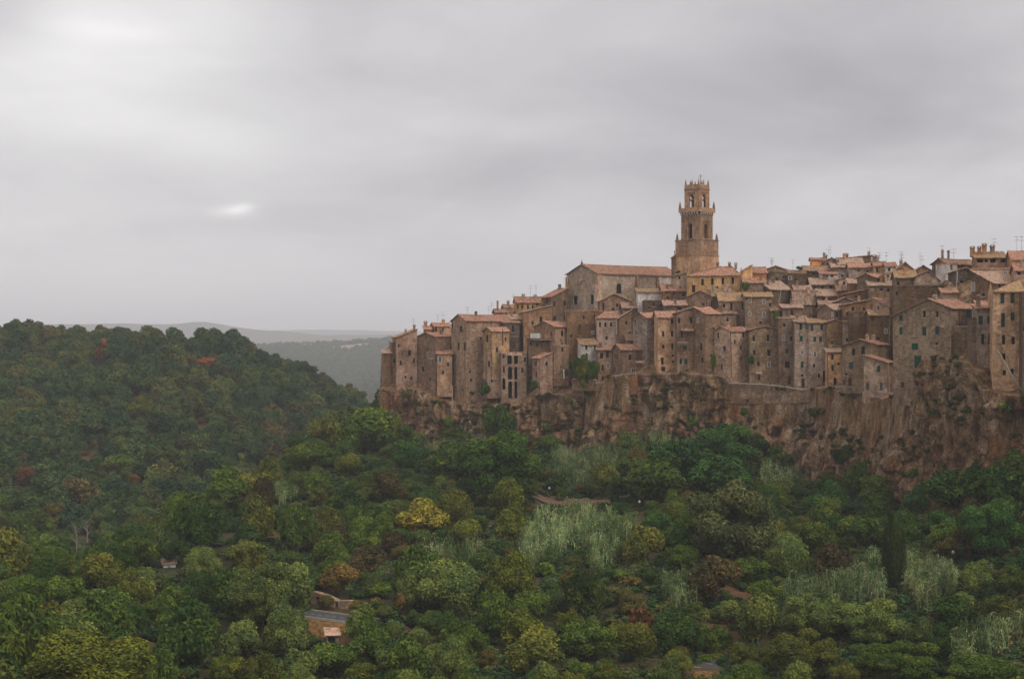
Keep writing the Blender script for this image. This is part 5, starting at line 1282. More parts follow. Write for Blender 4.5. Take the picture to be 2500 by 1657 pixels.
def strip(name, A, B_, z_in, z_out, Y0, Y1, mat, kind, thick=0.6, lift=0):
    pass
def road_piece(name, u0, u1, vn0, vn1, Y0, Y1, width, bank_v, bank_h, kerb=True):
    """near edge from (u0, vn0) at distance Y0 to (u1, vn1) at Y1; the road lies behind it, the bank falls in front"""
    a, b_ = world(u0, vn0, Y0), world(u1, vn1, Y1)
    d = (b_ - a); L = math.hypot(d.x, d.y); nx, ny = -d.y / L, d.x / L
    n = 24; V, Fc = [], []
    for i in range(n + 1):
        p = a + d * (i / n)
        for k in range(7): q = width * k / 6; V.append((p.x + nx * q, p.y + ny * q, p.z + 0.05 * q))
    for i in range(n):
        for k in range(6): q = i * 7 + k; Fc.append((q, q + 7, q + 8, q + 1))
    tag(link(name, mesh_of(name, V, Fc, MATS['asphalt'])), kind='structure')
    if kerb:
        for q, nm in ((-.2, 'kerb'), (width, 'kerb')):
            mb = MB(); c = []
            for p in (a, b_):
                for s in (0, .2):
                    zz = p.z + 0.05 * max(q, 0)
                    c += [(p.x + nx * (q + s), p.y + ny * (q + s), zz - .3), (p.x + nx * (q + s), p.y + ny * (q + s), zz + .16)]
            mb.v = c; mb.f = [(0, 1, 5, 4), (2, 6, 7, 3), (1, 3, 7, 5), (0, 2, 3, 1), (4, 5, 7, 6)]
            tag(mb.build(nm, MATS['kerb']), kind='structure')
        mb = MB(); q0 = width * .5
        for i in range(0, n, 2):
            p, p2 = a + d * (i / n), a + d * ((i + 1) / n)
            mb.quad((p.x + nx * q0, p.y + ny * q0, p.z + .05 * q0 + .012), (p2.x + nx * q0, p2.y + ny * q0, p2.z + .05 * q0 + .012), (p2.x + nx * (q0 + .15), p2.y + ny * (q0 + .15), p2.z + .05 * q0 + .02), (p.x + nx * (q0 + .15), p.y + ny * (q0 + .15), p.z + .05 * q0 + .02))
        tag(mb.build('road_marking', MATS['marking']), kind='structure')
road_piece('road', 690, 905, 1497, 1526, 226, 220, 3.8, 0, 0)
clear(762, 826, 1482, 1548, 221)
road_piece('road', 1540, 1900, 1608, 1655, 207, 201, 5.5, 0, 0)
clear(1706, 1752, 1610, 1632, 203)


# stone wall with arched openings behind the road
def stone_wall_ruin():
    a, b_ = world(742, 1490, 234), world(905, 1512, 228)
    d = b_ - a; L = math.hypot(d.x, d.y); dx, dy = d.x / L, d.y / L
    root = bpy.data.objects.new('old_stone_wall', None); COL.objects.link(root); root.location = a
    tag(root, 'old stone wall with small arched openings above the road by the hut', 'stone wall')
    px_ = lambda u: (u - 742) / (905 - 742) * L
    hs = [dict(s0=px_(u) - w, s1=px_(u) + w, z0=.4, z1=hh, arch=True, d=.8, typ='A') for u, w, hh in ((755, .3, 2.0), (777, .42, 2.6), (788, .2, 1.9), (822, .3, 2.2))]
    mb = MB(); top = [0, .15, .35, .5, .7, .85, 1]; hts = [3.0, 3.3, 2.9, 2.3, 2.6, 2.0, 1.6]
    T = lambda q, e, z: (dx * q - dy * e, dy * q + dx * e, z + (b_.z - a.z) * q / L)
    wall_face(mb, L, [t_ * L for t_ in top], lambda q: float(np.interp(q / L, top, hts)), hs, T)
    for t0, t1, h0, h1 in zip(top, top[1:], hts, hts[1:]): mb.quad(T(t0 * L, 0, h0), T(t1 * L, 0, h1), T(t1 * L, 1.2, h1), T(t0 * L, 1.2, h0))
    mb.build('wall', MATS['stone grey'], root)
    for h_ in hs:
        b3 = MB(); b3.quad(T(h_['s0'], .8, .3), T(h_['s1'], .8, .3), T(h_['s1'], .8, h_['z1'] + .1), T(h_['s0'], .8, h_['z1'] + .1)); b3.quad(T(h_['s0'], .9, .3), T(h_['s1'], .9, .3), T(h_['s1'], .9, h_['z1'] + .1), T(h_['s0'], .9, h_['z1'] + .1)); b3.build('archway', MATS['glass'], root)  # near-black backing stands in for shade within the open arches
stone_wall_ruin()
clear(762, 840, 1468, 1496, 228)

def path_bank():
    path_patch('grass_bank', [(738, 1513), (840, 1524), (846, 1545), (820, 1566), (765, 1556), (735, 1540)], 'dry', .12)
    path_patch('grass_bank', [(1690, 1642), (1770, 1650), (1770, 1664), (1690, 1660)], 'dry', .12)
# the little hut below the road
def hut():
    p = world(800, 1570, 212)
    root = bpy.data.objects.new('hut', None); COL.objects.link(root); root.location = p; root.rotation_euler = (0, 0, math.radians(12))
    tag(root, 'small shed with a pale flat roof and dark opening on the orange bank', 'hut')
    mb = MB(); mb.box(-.1, .05, 0, 2.2, -1, 1.25); mb.box(.055, 1.5, 2.05, 2.2, -1, 1.25); mb.box(1.15, 1.5, 0, .15, -1, 1.25); mb.box(1.505, 1.65, 0, 2.2, -1, 1.25); mb.box(.055, 1.145, 0, .15, -1, .25)
    mb.build('wall', MATS['stone grey'], root)
    mb = MB(); i = 0
    mb.v = [(-.45, -.5, 1.35), (1.95, -.5, 1.25), (1.95, 2.6, 1.85), (-.45, 2.6, 1.95), (-.45, -.5, 1.25), (1.95, -.5, 1.15), (1.95, 2.6, 1.75), (-.45, 2.6, 1.85)]
    mb.f = [(0, 1, 2, 3), (7, 6, 5, 4), (0, 4, 5, 1), (1, 5, 6, 2), (2, 6, 7, 3), (3, 7, 4, 0)]
    mb.build('roof', MATS['stone pink'], root)
    mb = MB(); mb.box(.3, 1.1, -.03, .05, -.9, 1.0); mb.build('door', MATS['glass'], root)  # dark slab across the hut's opening, its inner shade painted on
hut()

# reddish path on the middle slope and the terrace edges beside it
def path_patch(name, poly, mat, lift=.25):
    ps = [ground_at(u, v) for u, v in poly]
    c = sum(ps, Vector()) / len(ps); V, Fc = [], []
    # fan of subdivided triangles draped on the ground
    for a, b_ in zip(ps, ps[1:] + ps[:1]):
        n = 6; base = len(V); idx = {}
        for i in range(n + 1):
            for j in range(n + 1 - i):
                p = c + (a - c) * (i / n) + (b_ - c) * (j / n)
                idx[i, j] = len(V); V.append((p.x, p.y, float(zground(p.x, p.y)) + lift + .006 * len(V) % .01))
        for i in range(n):
            for j in range(n - i):
                Fc.append((idx[i, j], idx[i + 1, j], idx[i, j + 1]))
                if i + j < n - 1: Fc.append((idx[i + 1, j], idx[i + 1, j + 1], idx[i, j + 1]))
    tag(link(name, mesh_of(name, V, Fc, MATS[mat])), kind='structure')
path_patch('dirt_path', [(1290, 1206), (1340, 1202), (1420, 1212), (1490, 1224), (1565, 1240), (1560, 1249), (1500, 1240), (1400, 1228), (1300, 1218)], 'path')
clear(1305, 1480, 1206, 1226, float(ground_at(1400, 1230).y))

path_bank()
def lamp(u, v, h, label):
    g = ground_at(u, v + h * .5); g = Vector(((u - CU) / F * g.y, g.y, g.z)); top = -(v - CV) / F * g.y
    root = bpy.data.objects.new('street_lamp', None); COL.objects.link(root); root.location = g; tag(root, label, 'street lamp')
    H = max(top - g.z, 2.5)
    mb = MB(); mb.tube([(0, 0, -.5), (0, 0, H - .3)], [.09, .06], 6); mb.build('pole', MATS['iron'], root)
    mb = MB(); mb.lathe([(.1, H - .3), (.22, H - .15), (.25, H + .05), (.15, H + .22), (.03, H + .26)], n=9); mb.build('lamp_globe', MATS['whitep'], root)
    clear(u - 6, u + 6, v - 8, v + 26, g.y)
lamp(1341, 1192, 56, 'street lamp with a white globe left of the dirt path and above the reed bed')
lamp(1561, 1233, 46, 'street lamp with a white globe at the right end of the dirt path')
lamp(2327, 1365, 46, 'street lamp with a white globe right of the cypress near the dry bank')

def white_house():
    g = Vector(((414 - CU) / F * 262, 262, -(1402 - CV) / F * 262))
    root = bpy.data.objects.new('white_house', None); COL.objects.link(root); root.location = g; root.rotation_euler = (0, 0, math.radians(20)); tag(root, 'small white house peeping out of the woods in the lower left', 'house')
    mb = MB(); wall_face(mb, 2.2, [], lambda q: 2.0, [dict(s0=.7, s1=1.2, z0=.9, z1=1.6, arch=False, d=.2, typ='d')], lambda q, d, z: (q - 1.1, d, z))
    mb.box(-1.098, 1.098, .25, 3, -3, 1.99); mb.box(-1.1, 1.1, 0, 3, -3, -.002); mb.build('wall', MATS['whitep'], root)
    mb = MB(); mb.v = [(-1.4, -.3, 1.95), (1.4, -.3, 1.95), (1.4, 1.5, 2.9), (-1.4, 1.5, 2.9), (1.4, 3.3, 1.95), (-1.4, 3.3, 1.95)]; mb.f = [(0, 1, 2, 3), (3, 2, 4, 5), (0, 3, 5), (1, 4, 2)]
    mb.build('roof', MATS['roof pale'], root)
    mb = MB(); mb.box(.2, .6, 1.4, 1.8, 2.3, 3.7); mb.build('chimney', MATS['stone orange'], root)
    clear(404, 426, 1376, 1394, 262)
white_house()

# --- giant reeds
m = leaf_mat('reed_leaf', (0.082, 0.130, 0.046), (0.18, 0.235, 0.105)); MATS['reed'] = m
m = leaf_mat('reed_leaf_dry', (0.15, 0.135, 0.06), (0.22, 0.19, 0.09)); MATS['reed_dry'] = m
def reed_bed(poly, n, label, hgt=4.2, dry=0.15, seed=1, Yfix=None, lean=0.18):
    r = np.random.RandomState(seed); pts = []
    us, vs = [p[0] for p in poly], [p[1] for p in poly]
    tries = 0
    while len(pts) < n and tries < n * 8:
        tries += 1
        u, v = r.uniform(min(us), max(us)), r.uniform(min(vs), max(vs))
        inside = False; j = len(poly) - 1
        for i in range(len(poly)):
            if (poly[i][1] > v) != (poly[j][1] > v) and u < (poly[j][0] - poly[i][0]) * (v - poly[i][1]) / (poly[j][1] - poly[i][1]) + poly[i][0]: inside = not inside
            j = i
        if not inside or float(fbm(u / 22, v / 14, seed * 3.3, 2, 5)) + r.uniform(-.35, .35) < -.12: continue
        pts.append((u, v))
    V, Fc, Tn, Mi = [], [], [], []
    Ym = 0
    cache = {}
    for (u, v) in pts:
        kx, ky = int(u / 6), int(v / 6)
        g = None
        # the stalk top is at (u, v): its foot is lower in the picture
        g = cache.get((kx, ky))
        if g is None:
            g = ground_at(u, v + hgt * .75 * F / 260) if Yfix is None else world(u, v + 40, Yfix)
            cache[kx, ky] = g
        g = Vector(((u - CU) / F * g.y + r.normal() * .1, g.y + r.uniform(-.9, .9), g.z)); Ym = max(Ym, g.y)
        if Yfix is None: g.z = float(zground(g.x, g.y))
        h_ = hgt * r.uniform(.55, 1.2); a = r.uniform(0, 6.28); ln = Vector((math.cos(a), math.sin(a), 0)) * lean * h_ * r.uniform(.2, 1.2)
        t0 = min(max(.5 + .45 * float(fbm(u / 30, v / 20, seed * 1.7, 2, 8)) + r.normal() * .2, 0), 1); is_dry = r.rand() < dry
        def q4(p0, p1, w0, w1, side):
            i = len(V); V.extend([tuple(p0 - side * w0), tuple(p0 + side * w0), tuple(p1 + side * w1), tuple(p1 - side * w1)]); Fc.append((i, i + 1, i + 2, i + 3)); Tn.append(min(max(t0 + r.normal() * .12, 0), 1)); Mi.append(1 if is_dry else 0)
        side = Vector((math.cos(a + 1.57), math.sin(a + 1.57), 0))
        q4(g - Vector((0, 0, .3)), g + Vector((0, 0, h_ * .55)) + ln * .3, .045, .035, Vector((1, 0, 0)))
        q4(g + Vector((0, 0, h_ * .55)) + ln * .3, g + Vector((0, 0, h_)) + ln, .07, .02, Vector((1, 0, 0)))
        for k in range(7):
            f_ = r.uniform(.35, .98); p = g + Vector((0, 0, h_ * f_)) + ln * (f_ ** 2)
            b_ = r.uniform(0, 6.28); dr = Vector((math.cos(b_), math.sin(b_), 0)); L_ = r.uniform(.5, .95)
            mid = p + dr * L_ * .55 + Vector((0, 0, L_ * .35)); end = p + dr * L_ * 1.15 - Vector((0, 0, L_ * r.uniform(-.2, .5)))
            sd = Vector((-dr.y, dr.x, 0)) * 1.0
            if r.rand() < .4: sd = (sd + Vector((0, 0, .8))).normalized()
            i = len(V); w = r.uniform(.05, .085)
            V.extend([tuple(p), tuple(mid - sd * w), tuple(end), tuple(mid + sd * w)]); Fc.append((i, i + 1, i + 2, i + 3)); Tn.append(min(max(t0 + r.normal() * .15, 0), 1)); Mi.append(1 if is_dry else 0)
    me = mesh_of('reeds', V, Fc, MATS['reed']); me.materials.append(MATS['reed_dry']); me.polygons.foreach_set('material_index', np.array(Mi, dtype=np.int32)); add_tint(me, Tn)
    o = link('reed_bed', me); tag(o, label, kind='stuff')
    POLYCLEAR.append((poly, Ym))
    return o
RB = [
    ([(1270, 1290), (1330, 1222), (1420, 1222), (1500, 1245), (1560, 1252), (1545, 1290), (1480, 1330), (1400, 1320), (1300, 1345), (1262, 1330)], 1700, 'pale green reed bed below the dirt path'),
    ([(1265, 1320), (1330, 1345), (1320, 1375), (1275, 1378)], 200, 'small reed patch at the lower left of the pale reed bed'),
    ([(1440, 1310), (1510, 1300), (1505, 1345), (1460, 1380), (1440, 1360)], 350, 'reeds hanging below the middle of the pale reed bed'),
    ([(1345, 1085), (1400, 1062), (1475, 1066), (1520, 1085), (1500, 1130), (1400, 1160), (1350, 1140)], 1000, 'reed bed at the foot of the cliff under the arched vaults'),
    ([(1548, 1008), (1580, 998), (1620, 1015), (1690, 1030), (1700, 1060), (1640, 1085), (1550, 1060)], 1100, 'bright reed bed against the cliff right of the arched vaults'),
    ([(1040, 1055), (1150, 1035), (1190, 1040), (1180, 1075), (1090, 1105), (1030, 1090)], 700, 'yellowish reeds and canes at the foot of the left cliff'),
    ([(1845, 1125), (1900, 1105), (1980, 1112), (2010, 1135), (1960, 1165), (1870, 1180)], 650, 'reeds below the cliff left of the glossy dark tree'),
    ([(1985, 1110), (2120, 1100), (2130, 1135), (2010, 1150)], 450, 'reeds along the cliff foot near the glossy dark tree'),
    ([(1900, 1440), (1960, 1395), (2030, 1398), (2085, 1400), (2085, 1360), (2145, 1340), (2160, 1440), (2040, 1460), (1920, 1465)], 1500, 'pale reed bed left of the cypress'),
    ([(2208, 1345), (2240, 1345), (2330, 1385), (2335, 1425), (2300, 1450), (2260, 1475), (2212, 1440)], 1200, 'pale reed bed right of the cypress'),
    ([(2310, 1590), (2340, 1545), (2400, 1540), (2490, 1510), (2510, 1560), (2420, 1590), (2330, 1610)], 700, 'reed bed in the lower right corner'),
    ([(1600, 1425), (1640, 1395), (1730, 1405), (1720, 1450), (1640, 1470)], 260, 'thin grey-green reeds between dark bushes in the lower middle'),
    ([(660, 1180), (705, 1165), (725, 1190), (690, 1215)], 180, 'small pale reed patch on the far spur'),
    ([(990, 1340), (1080, 1320), (1190, 1310), (1200, 1335), (1100, 1360)], 260, 'sparse reeds under the yellow-flowered tree'),
]
for i_, (poly_, n_, lab_) in enumerate(RB):
    reed_bed(poly_, int(n_ * .72), lab_, seed=i_ + 3, dry=.35 if i_ in (5,) else .14, hgt=3.7 if i_ not in (12,) else 3)

# --- single trees and shrubs that can be told apart in the photograph
HEROES = [
 ('broad', 'mid green', 900, 1050, 140, 115, 'round mid green tree against the left end of the cliff'),
 ('broad', 'deep blue green', 1000, 1112, 105, 80, 'bluish dark tree under the left cliff foot'),
 ('broad', 'olive green', 800, 1050, 90, 82, 'round olive tree on the spur left of the cliff'),
 ('broad', 'bright green', 745, 1110, 100, 80, 'fresh green tree on the spur below the round olive tree'),
 ('broad', 'dark green', 1222, 1030, 82, 104, 'dark green tree rising in front of the left cliff, left one of a touching pair'),
 ('broad', 'mid green', 1278, 1022, 86, 94, 'dark green tree rising in front of the left cliff, right one of a touching pair'),
 ('big', 'dark green', 1215, 1125, 240, 180, 'very large dark green tree in the centre left below the cliff'),
 ('broad', 'mid green', 1100, 1130, 130, 95, 'green tree left of the very large dark tree'),
 ('big', 'deep blue green', 1775, 1085, 190, 120, 'dark blue-green feathery tree under the cliff below the lane'),
 ('feather', 'deep blue green', 1665, 1120, 170, 110, 'dark blue-green feathery tree right of the cliff foot reeds'),
 ('feather', 'mid green', 1600, 1170, 180, 110, 'green feathery tree above the right end of the dirt path'),
 ('feather', 'deep blue green', 1760, 1160, 190, 110, 'bluish tree mass right above the big round grey-olive tree'),
 ('big', 'grey olive', 1790, 1262, 245, 215, 'big round grey-olive tree in the middle of the right slope'),
 ('fine', 'grey green', 1925, 1352, 115, 128, 'smaller round grey-green tree just right of the big round one'),
 ('feather', 'deep blue green', 2185, 1130, 165, 100, 'glossy dark tree touching the cliff foot above the cypress'),
 ('feather', 'dark green', 2330, 1195, 190, 110, 'dark spreading tree under the right cliff'),
 ('feather', 'dark green', 2440, 1190, 170, 120, 'dark spreading tree in the corner under the right cliff end'),
 ('big', 'deep blue green', 2420, 1280, 180, 150, 'large dark tree at the right edge above the dry bank'),
 ('broad', 'mid green', 2105, 1290, 120, 90, 'leafy green tree left of the cypress top'),
 ('broad', 'brown green', 2390, 1310, 120, 100, 'brownish thin tree right of the cypress'),
 ('feather', 'bright green', 725, 1290, 110, 125, 'fresh green tree with spiky layered foliage above the road'),
 ('broad', 'pale yellow green', 1030, 1268, 135, 95, 'tree covered with pale yellow flowers on the middle left slope'),
 ('broad', 'bright green', 435, 3740, 165, 130, 'fresh green tree in front of the small white house'),
 ('big', 'yellow green', 215, 1622, 360, 200, 'huge yellow-green tree at the bottom left'),
 ('big', 'grey green', 640, 1445, 190, 190, 'large soft grey-green tree left of the road glimpse'),
 ('fine', 'grey green', 700, 1540, 130, 130, 'grey-green willow like tree left of the orange bank'),
 ('fine', 'grey green', 1095, 1425, 170, 150, 'grey-green feathery tree right of the golden brown bush'),
 ('broad', 'blackish green', 1425, 1450, 96, 130, 'nearly black upright tree below the reeds in the centre'),
 ('shrub', 'bright green', 925, 1432, 66, 46, 'bright green bush left of the golden brown one'),
 ('shrub', 'golden brown', 985, 1462, 50, 72, 'golden brown bush above the road in the lower centre left'),
 ('broad', 'golden brown', 830, 1405, 110, 80, 'brownish yellow bushy tree above the old stone wall'),
 ('broad', 'brown green', 900, 1372, 110, 80, 'brown-green tree above the old stone wall, right of the yellow one'),
 ('shrub', 'dull orange', 1565, 1505, 74, 66, 'orange-brown creeper covered bush in the lower centre'),
 ('shrub', 'golden brown', 1545, 1415, 60, 40, 'yellowish dry bush above the orange creeper bush'),
 ('broad', 'yellow green', 555, 1628, 100, 70, 'light yellow-green tree top at the bottom edge right of the huge one'),
 ('broad', 'grey green', 590, 1560, 110, 90, 'grey-green tree behind the light yellow-green tree top'),
 ('big', 'grey green', 1990, 1500, 190, 130, 'soft grey-green tree in front of the pale reed bed left of the cypress'),
 ('big', 'grey green', 2130, 1510, 180, 120, 'soft grey-green tree at the foot of the cypress'),
 ('broad', 'dark green', 2330, 1490, 120, 90, 'dark tree right of the soft trees under the cypress'),
 ('big', 'olive green', 1960, 1590, 200, 130, 'broad olive tree at the bottom right of centre'),
 ('big', 'mid green', 2200, 1610, 230, 120, 'wide green tree along the bottom right edge'),
 ('fine', 'mid green', 2400, 1630, 180, 80, 'green tree top in the bottom right corner'),
 ('broad', 'mid green', 1290, 1475, 100, 80, 'plain green tree left of the nearly black upright tree'),
 ('broad', 'mid green', 1430, 1555, 150, 90, 'layered green tree near the bottom centre'),
 ('broad', 'olive green', 1310, 1590, 150, 100, 'olive brown tree near the bottom centre'),
 ('broad', 'mid green', 820, 1600, 150, 100, 'green tree in front of and below the hut'),
 ('broad', 'mid green', 905, 1560, 100, 110, 'green tree right of the hut beside the road'),
 ('broad', 'dark green', 1650, 1540, 130, 110, 'dark green tree above the lower road glimpse'),
 ('broad', 'yellow green', 880, 1640, 90, 50, 'yellow-green shrub top at the bottom edge below the hut'),
 ('shrub', 'bright green', 1520, 1400, 54, 40, 'small rounded bright bush left of the dry one'),
 ('shrub', 'bright green', 1330, 1385, 60, 40, 'bright green bush right below the small reed patch'),
 ('broad', 'mid green', 1742, 1556, 92, 76, 'green tree standing just behind the lower road glimpse'),
 ('broad', 'dark green', 1700, 1570, 60, 60, 'small dark tree left behind the lower road glimpse'),
 ('shrub', 'mid green', 398, 1410, 34, 24, 'bush just below the lone white house'),
 ('shrub', 'mid green', 1722, 1602, 50, 26, 'low green bush just above the lower road glimpse'),
 ('shrub', 'olive green', 1752, 1598, 40, 24, 'olive bush right beside the low green one above the lower road glimpse'),
 ('shrub', 'mid green', 758, 1556, 34, 26, 'green bush at the left foot of the orange bank beside the hut'),
 ('broad', 'dull orange', 246, 865, 34, 52, 'rust coloured tree high on the left wooded hill'),
 ('broad', 'rust orange', 252, 838, 26, 26, 'orange treetop just under the crest of the left hill'),
 ('broad', 'rust orange', 500, 882, 54, 24, 'orange-red tree near the right crest of the left hill'),
 ('broad', 'yellow green', 342, 1000, 66, 60, 'yellow-green tree in the middle of the left hill'),
 ('broad', 'dull orange', 343, 972, 26, 22, 'small reddish crown above the yellow-green tree on the left hill'),
 ('broad', 'dull orange', 64, 1160, 50, 42, 'rust-brown round tree low on the far left'),
 ('broad', 'dull orange', 328, 1168, 34, 28, 'orange-brown tree low in the middle of the left hill'),
 ('broad', 'golden brown', 490, 1027, 24, 16, 'small golden tree on the right part of the left hill'),
 ('broad', 'golden brown', 205, 1104, 26, 14, 'small orange-yellow tree on the lower left hill'),
 ('broad', 'golden brown', 228, 1082, 20, 26, 'small yellowish tree right above the orange-yellow one on the lower left hill'),
 ('broad', 'mid green', 300, 1130, 90, 56, 'brighter green round tree low on the left hill'),
 ('broad', 'pale green', 595, 1115, 34, 28, 'pale green tree at the foot of the left hill'),
]
for a in HEROES: hero(*a)
for a in HEROES:
    kind, tint, u, v, w, h_ = a[:6]
    t_ = [t for t in TREES if abs(t[1] - u) < 2 and abs(t[2] - v) < 6]
    CLEAR.append((u - w * .30, u + w * .30, v - h_ * .38, v + h_ * .22, t_[0][0].location.y if t_ else 200))
# trees and scrub pressed against the foot of the cliff
for u, v, w, h_, tint, lb in ((1905, 1118, 90, 60, 'mid green', 'green scrubby tree against the cliff foot left of the reeds below the lane'), (2075, 1112, 100, 62, 'dark green', 'dark scrubby tree against the cliff foot below the pinkish retaining wall'),
        (2262, 1160, 110, 80, 'mid green', 'scrubby tree against the cliff foot below the rock ledge of the broad gable'), (2330, 1172, 90, 70, 'deep blue green', 'blue-green tree against the cliff foot, right of the scrubby one'),
        (2400, 1160, 110, 80, 'dark green', 'dark tree against the cliff foot below the tower house'), (2475, 1140, 110, 90, 'mid green', 'green tree against the cliff foot at the right edge'),
        (1340, 1085, 80, 60, 'mid green', 'scrubby tree against the cliff foot right of the very large dark tree'), (1530, 1075, 70, 56, 'olive green', 'olive scrub against the rust coloured cliff foot in the centre'),
        (1110, 1070, 90, 60, 'mid green', 'green scrub against the left cliff foot'), (1850, 1085, 70, 60, 'dark green', 'dark scrub against the cliff foot right of the bluish trees')):
    y_ = float(yc(u)) - 9; x_ = (u - CU) / F * y_; zg = float(zground(x_, y_)); cz_ = -(v - CV) / F * y_
    plant('feather', tint, (x_, y_, min(zg, cz_ - .5)), w * y_ / F / 8.4, h_ * y_ / F / 7.6, lb, None, max(cz_ - min(zg, cz_ - .5), .5))
# the cypress
g_ = ground_at(2181, 1438)
cy_ = plant('cypress', 'blackish green', g_, 58 * g_.y / F / BASEW['cypress'], (1436 - 1238) * g_.y / F / 14.2, 'tall dark cypress standing in the reed bed on the right', None)
clear(2150, 2212, 1235, 3740, g_.y - 1)
# bare pale trunks on the left slope
def dead_tree(u, v, h_px, label, seed):
    g = ground_at(u, v); hh = h_px * g.y / F; r = random.Random(seed); mb = MB()
    root = bpy.data.objects.new('bare_tree', None); COL.objects.link(root); root.location = g; tag(root, label, 'tree')
    mb.tube([(0, 0, -.5), (.2, 0, hh * .5), (-.1, 0, hh)], [.22, .16, .05], 6)
    mb.build('trunk', MATS['bark_pale'], root); mb = MB()
    for k in range(9):
        z = hh * r.uniform(.35, .9); a = r.uniform(-.6, .6) + (0 if k % 2 else 3.14); ln = hh * r.uniform(.15, .35)
        mb.tube([(0, 0, z), (math.cos(a) * ln * .5, math.sin(a) * ln * .5, z + ln * .6), (math.cos(a) * ln * .8, math.sin(a) * ln, z + ln * 1.3)], [.08, .06, .02], 5)
    mb.build('branches', MATS['bark_pale'], root)
    clear(u - 10, u + 10, v - h_px, v - h_px * .2, g.y)
dead_tree(186, 1358, 76, 'bare pale tree trunk on the lower left slope, taller one', 1)
dead_tree(212, 1330, 60, 'second bare pale trunk beside the taller one on the lower left slope', 2)

# --- shrubs and trees growing on the cliff and walls
CS = [('shrub', 'dark green', 1181, 948, 30, 38, 'dark bush on the wall foot below the tan round window house', -2.6),
 ('shrub', 'dark green', 1152, 958, 14, 14, 'tiny dark bush left of the wall foot bush', -2.6),
 ('shrub', 'dark green', 1301, 937, 26, 30, 'round dark bush beside the corner of the rubble-stone gable house', -3.0),
 ('broad', 'dark green', 1405, 893, 40, 48, 'dark tree left of the bright one beneath the white house', -2.0),
 ('broad', 'yellow green', 1423, 910, 44, 78, 'yellow-green round tree in front of the small white house', -4.0),
 ('broad', 'dark green', 1448, 900, 34, 58, 'dark tree right of the yellow-green one beneath the white house', -2.5),
 ('shrub', 'dark green', 1380, 908, 18, 30, 'dark bush behind the white post', -2.2),
 ('shrub', 'mid green', 1742, 878, 14, 60, 'narrow ivy strip climbing the gable beside the drainpipe house', -2.2),
 ('shrub', 'dark green', 1833, 872, 22, 40, 'ivy clump in the corner between the drainpipe gable and the rounded gable', -1.5),
 ('shrub', 'mid green', 1893, 768, 18, 36, 'ivy beside the dark open porch', 6),
 ('shrub', 'mid green', 2097, 925, 20, 34, 'green vine beside the door of the broad lane gable', -2.6),
 ('shrub', 'mid green', 2018, 952, 18, 14, 'small plant hanging over the lane parapet', -5.0),
 ('shrub', 'dark green', 2252, 966, 20, 34, 'dark ivy clump on the rock edge below the broad gabled house', -3.5),
 ('shrub', 'mid green', 2332, 871, 18, 20, 'small bush on the ledge under the blocked arches', -5.0),
 ('shrub', 'dark green', 2352, 935, 44, 24, 'low bush on the rock right of the small cave', -5.0),
 ('shrub', 'mid green', 2370, 1010, 50, 52, 'round green bush in the middle of the right cliff', -5.5),
 ('shrub', 'mid green', 2455, 990, 42, 38, 'green bush on the right cliff under the tower house', -5.5),
 ('shrub', 'olive green', 2005, 1000, 40, 30, 'light green bush in the hollow below the lane wall', -6.5),
 ('shrub', 'dark green', 1980, 1005, 30, 24, 'yellowish green bush beside the hollow below the lane wall', -6.5),
 ('shrub', 'dark green', 1817, 1003, 24, 26, 'bush in front of the dark doorway in the lane wall', -6.5),
 ('shrub', 'mid green', 1893, 1080, 40, 34, 'bush filling the arch low in the cliff', -6.5),
 ('shrub', 'mid green', 1692, 1025, 34, 34, 'bush at the top right of the bright reed bed', -6),
 ('shrub', 'mid green', 1334, 1040, 26, 28, 'small green bush low on the cliff right of the touching pair', -5.5),
 ('shrub', 'olive green', 1390, 975, 16, 20, 'ivy tuft on the rock below the yellow-green round tree', -4),
 ('shrub', 'olive green', 2155, 1005, 18, 40, 'ivy streak on the pinkish retaining wall', -6.5),
 ('shrub', 'olive green', 2172, 1000, 18, 40, 'mossy bush at the crack between retaining wall and rock', -5.2),
 ('shrub', 'mid green', 2395, 945, 14, 30, 'small bush in the rock cleft left of the tower house', -4.5),
 ('shrub', 'mid green', 1818, 697, 24, 26, 'fresh green creeper at the right end of the yellow palace', 14),
 ('shrub', 'dark green', 1952, 653, 20, 14, 'dark treetop on the skyline right of the weathered gable', 40),
 ('shrub', 'dark green', 1655, 663, 14, 12, 'small shrub on the roof at the foot of the bell tower', 29),
 ('shrub', 'olive green', 1180, 1050, 24, 18, 'olive bush at the bottom of the left cliff', -7),
 ('shrub', 'bright green', 1092, 1025, 26, 40, 'bright bush at the foot of the left cliff', -6.5),
 ('shrub', 'olive green', 985, 960, 26, 20, 'dry bush on the rock at the left headland', -4)]
for a in CS: hero(*a[:7], y=float(yc(a[2])) + a[7])
NH = len(TREES)

# --- the rest of the trees, one by one
def in_poly(poly, u, v):
    c = False; j = len(poly) - 1
    for i in range(len(poly)):
        if (poly[i][1] > v) != (poly[j][1] > v) and u < (poly[j][0] - poly[i][0]) * (v - poly[i][1]) / (poly[j][1] - poly[i][1]) + poly[i][0]: c = not c
        j = i
    return c
def blocked(u, v, w, h_, y):
    for poly, Y_ in POLYCLEAR:
        if y < Y_ + 3 and any(in_poly(poly, u + w * a, v + h_ * b_) for a, b_ in ((0, 0), (-.33, -.1), (.33, -.1), (0, -.36), (0, .2), (-.25, -.3), (.25, -.3))): return True
    for (a0, a1, b0, b1, Y_) in CLEAR:
        if y < Y_ + 2 and u + w * .42 > a0 and u - w * .42 < a1 and v + h_ * .42 > b0 and v - h_ * .46 < b1: return True
    return False
rs = np.random.RandomState(11)
pts = []       # candidates by dart throwing over the near slopes
N_TOTAL = 300
GRID = {}
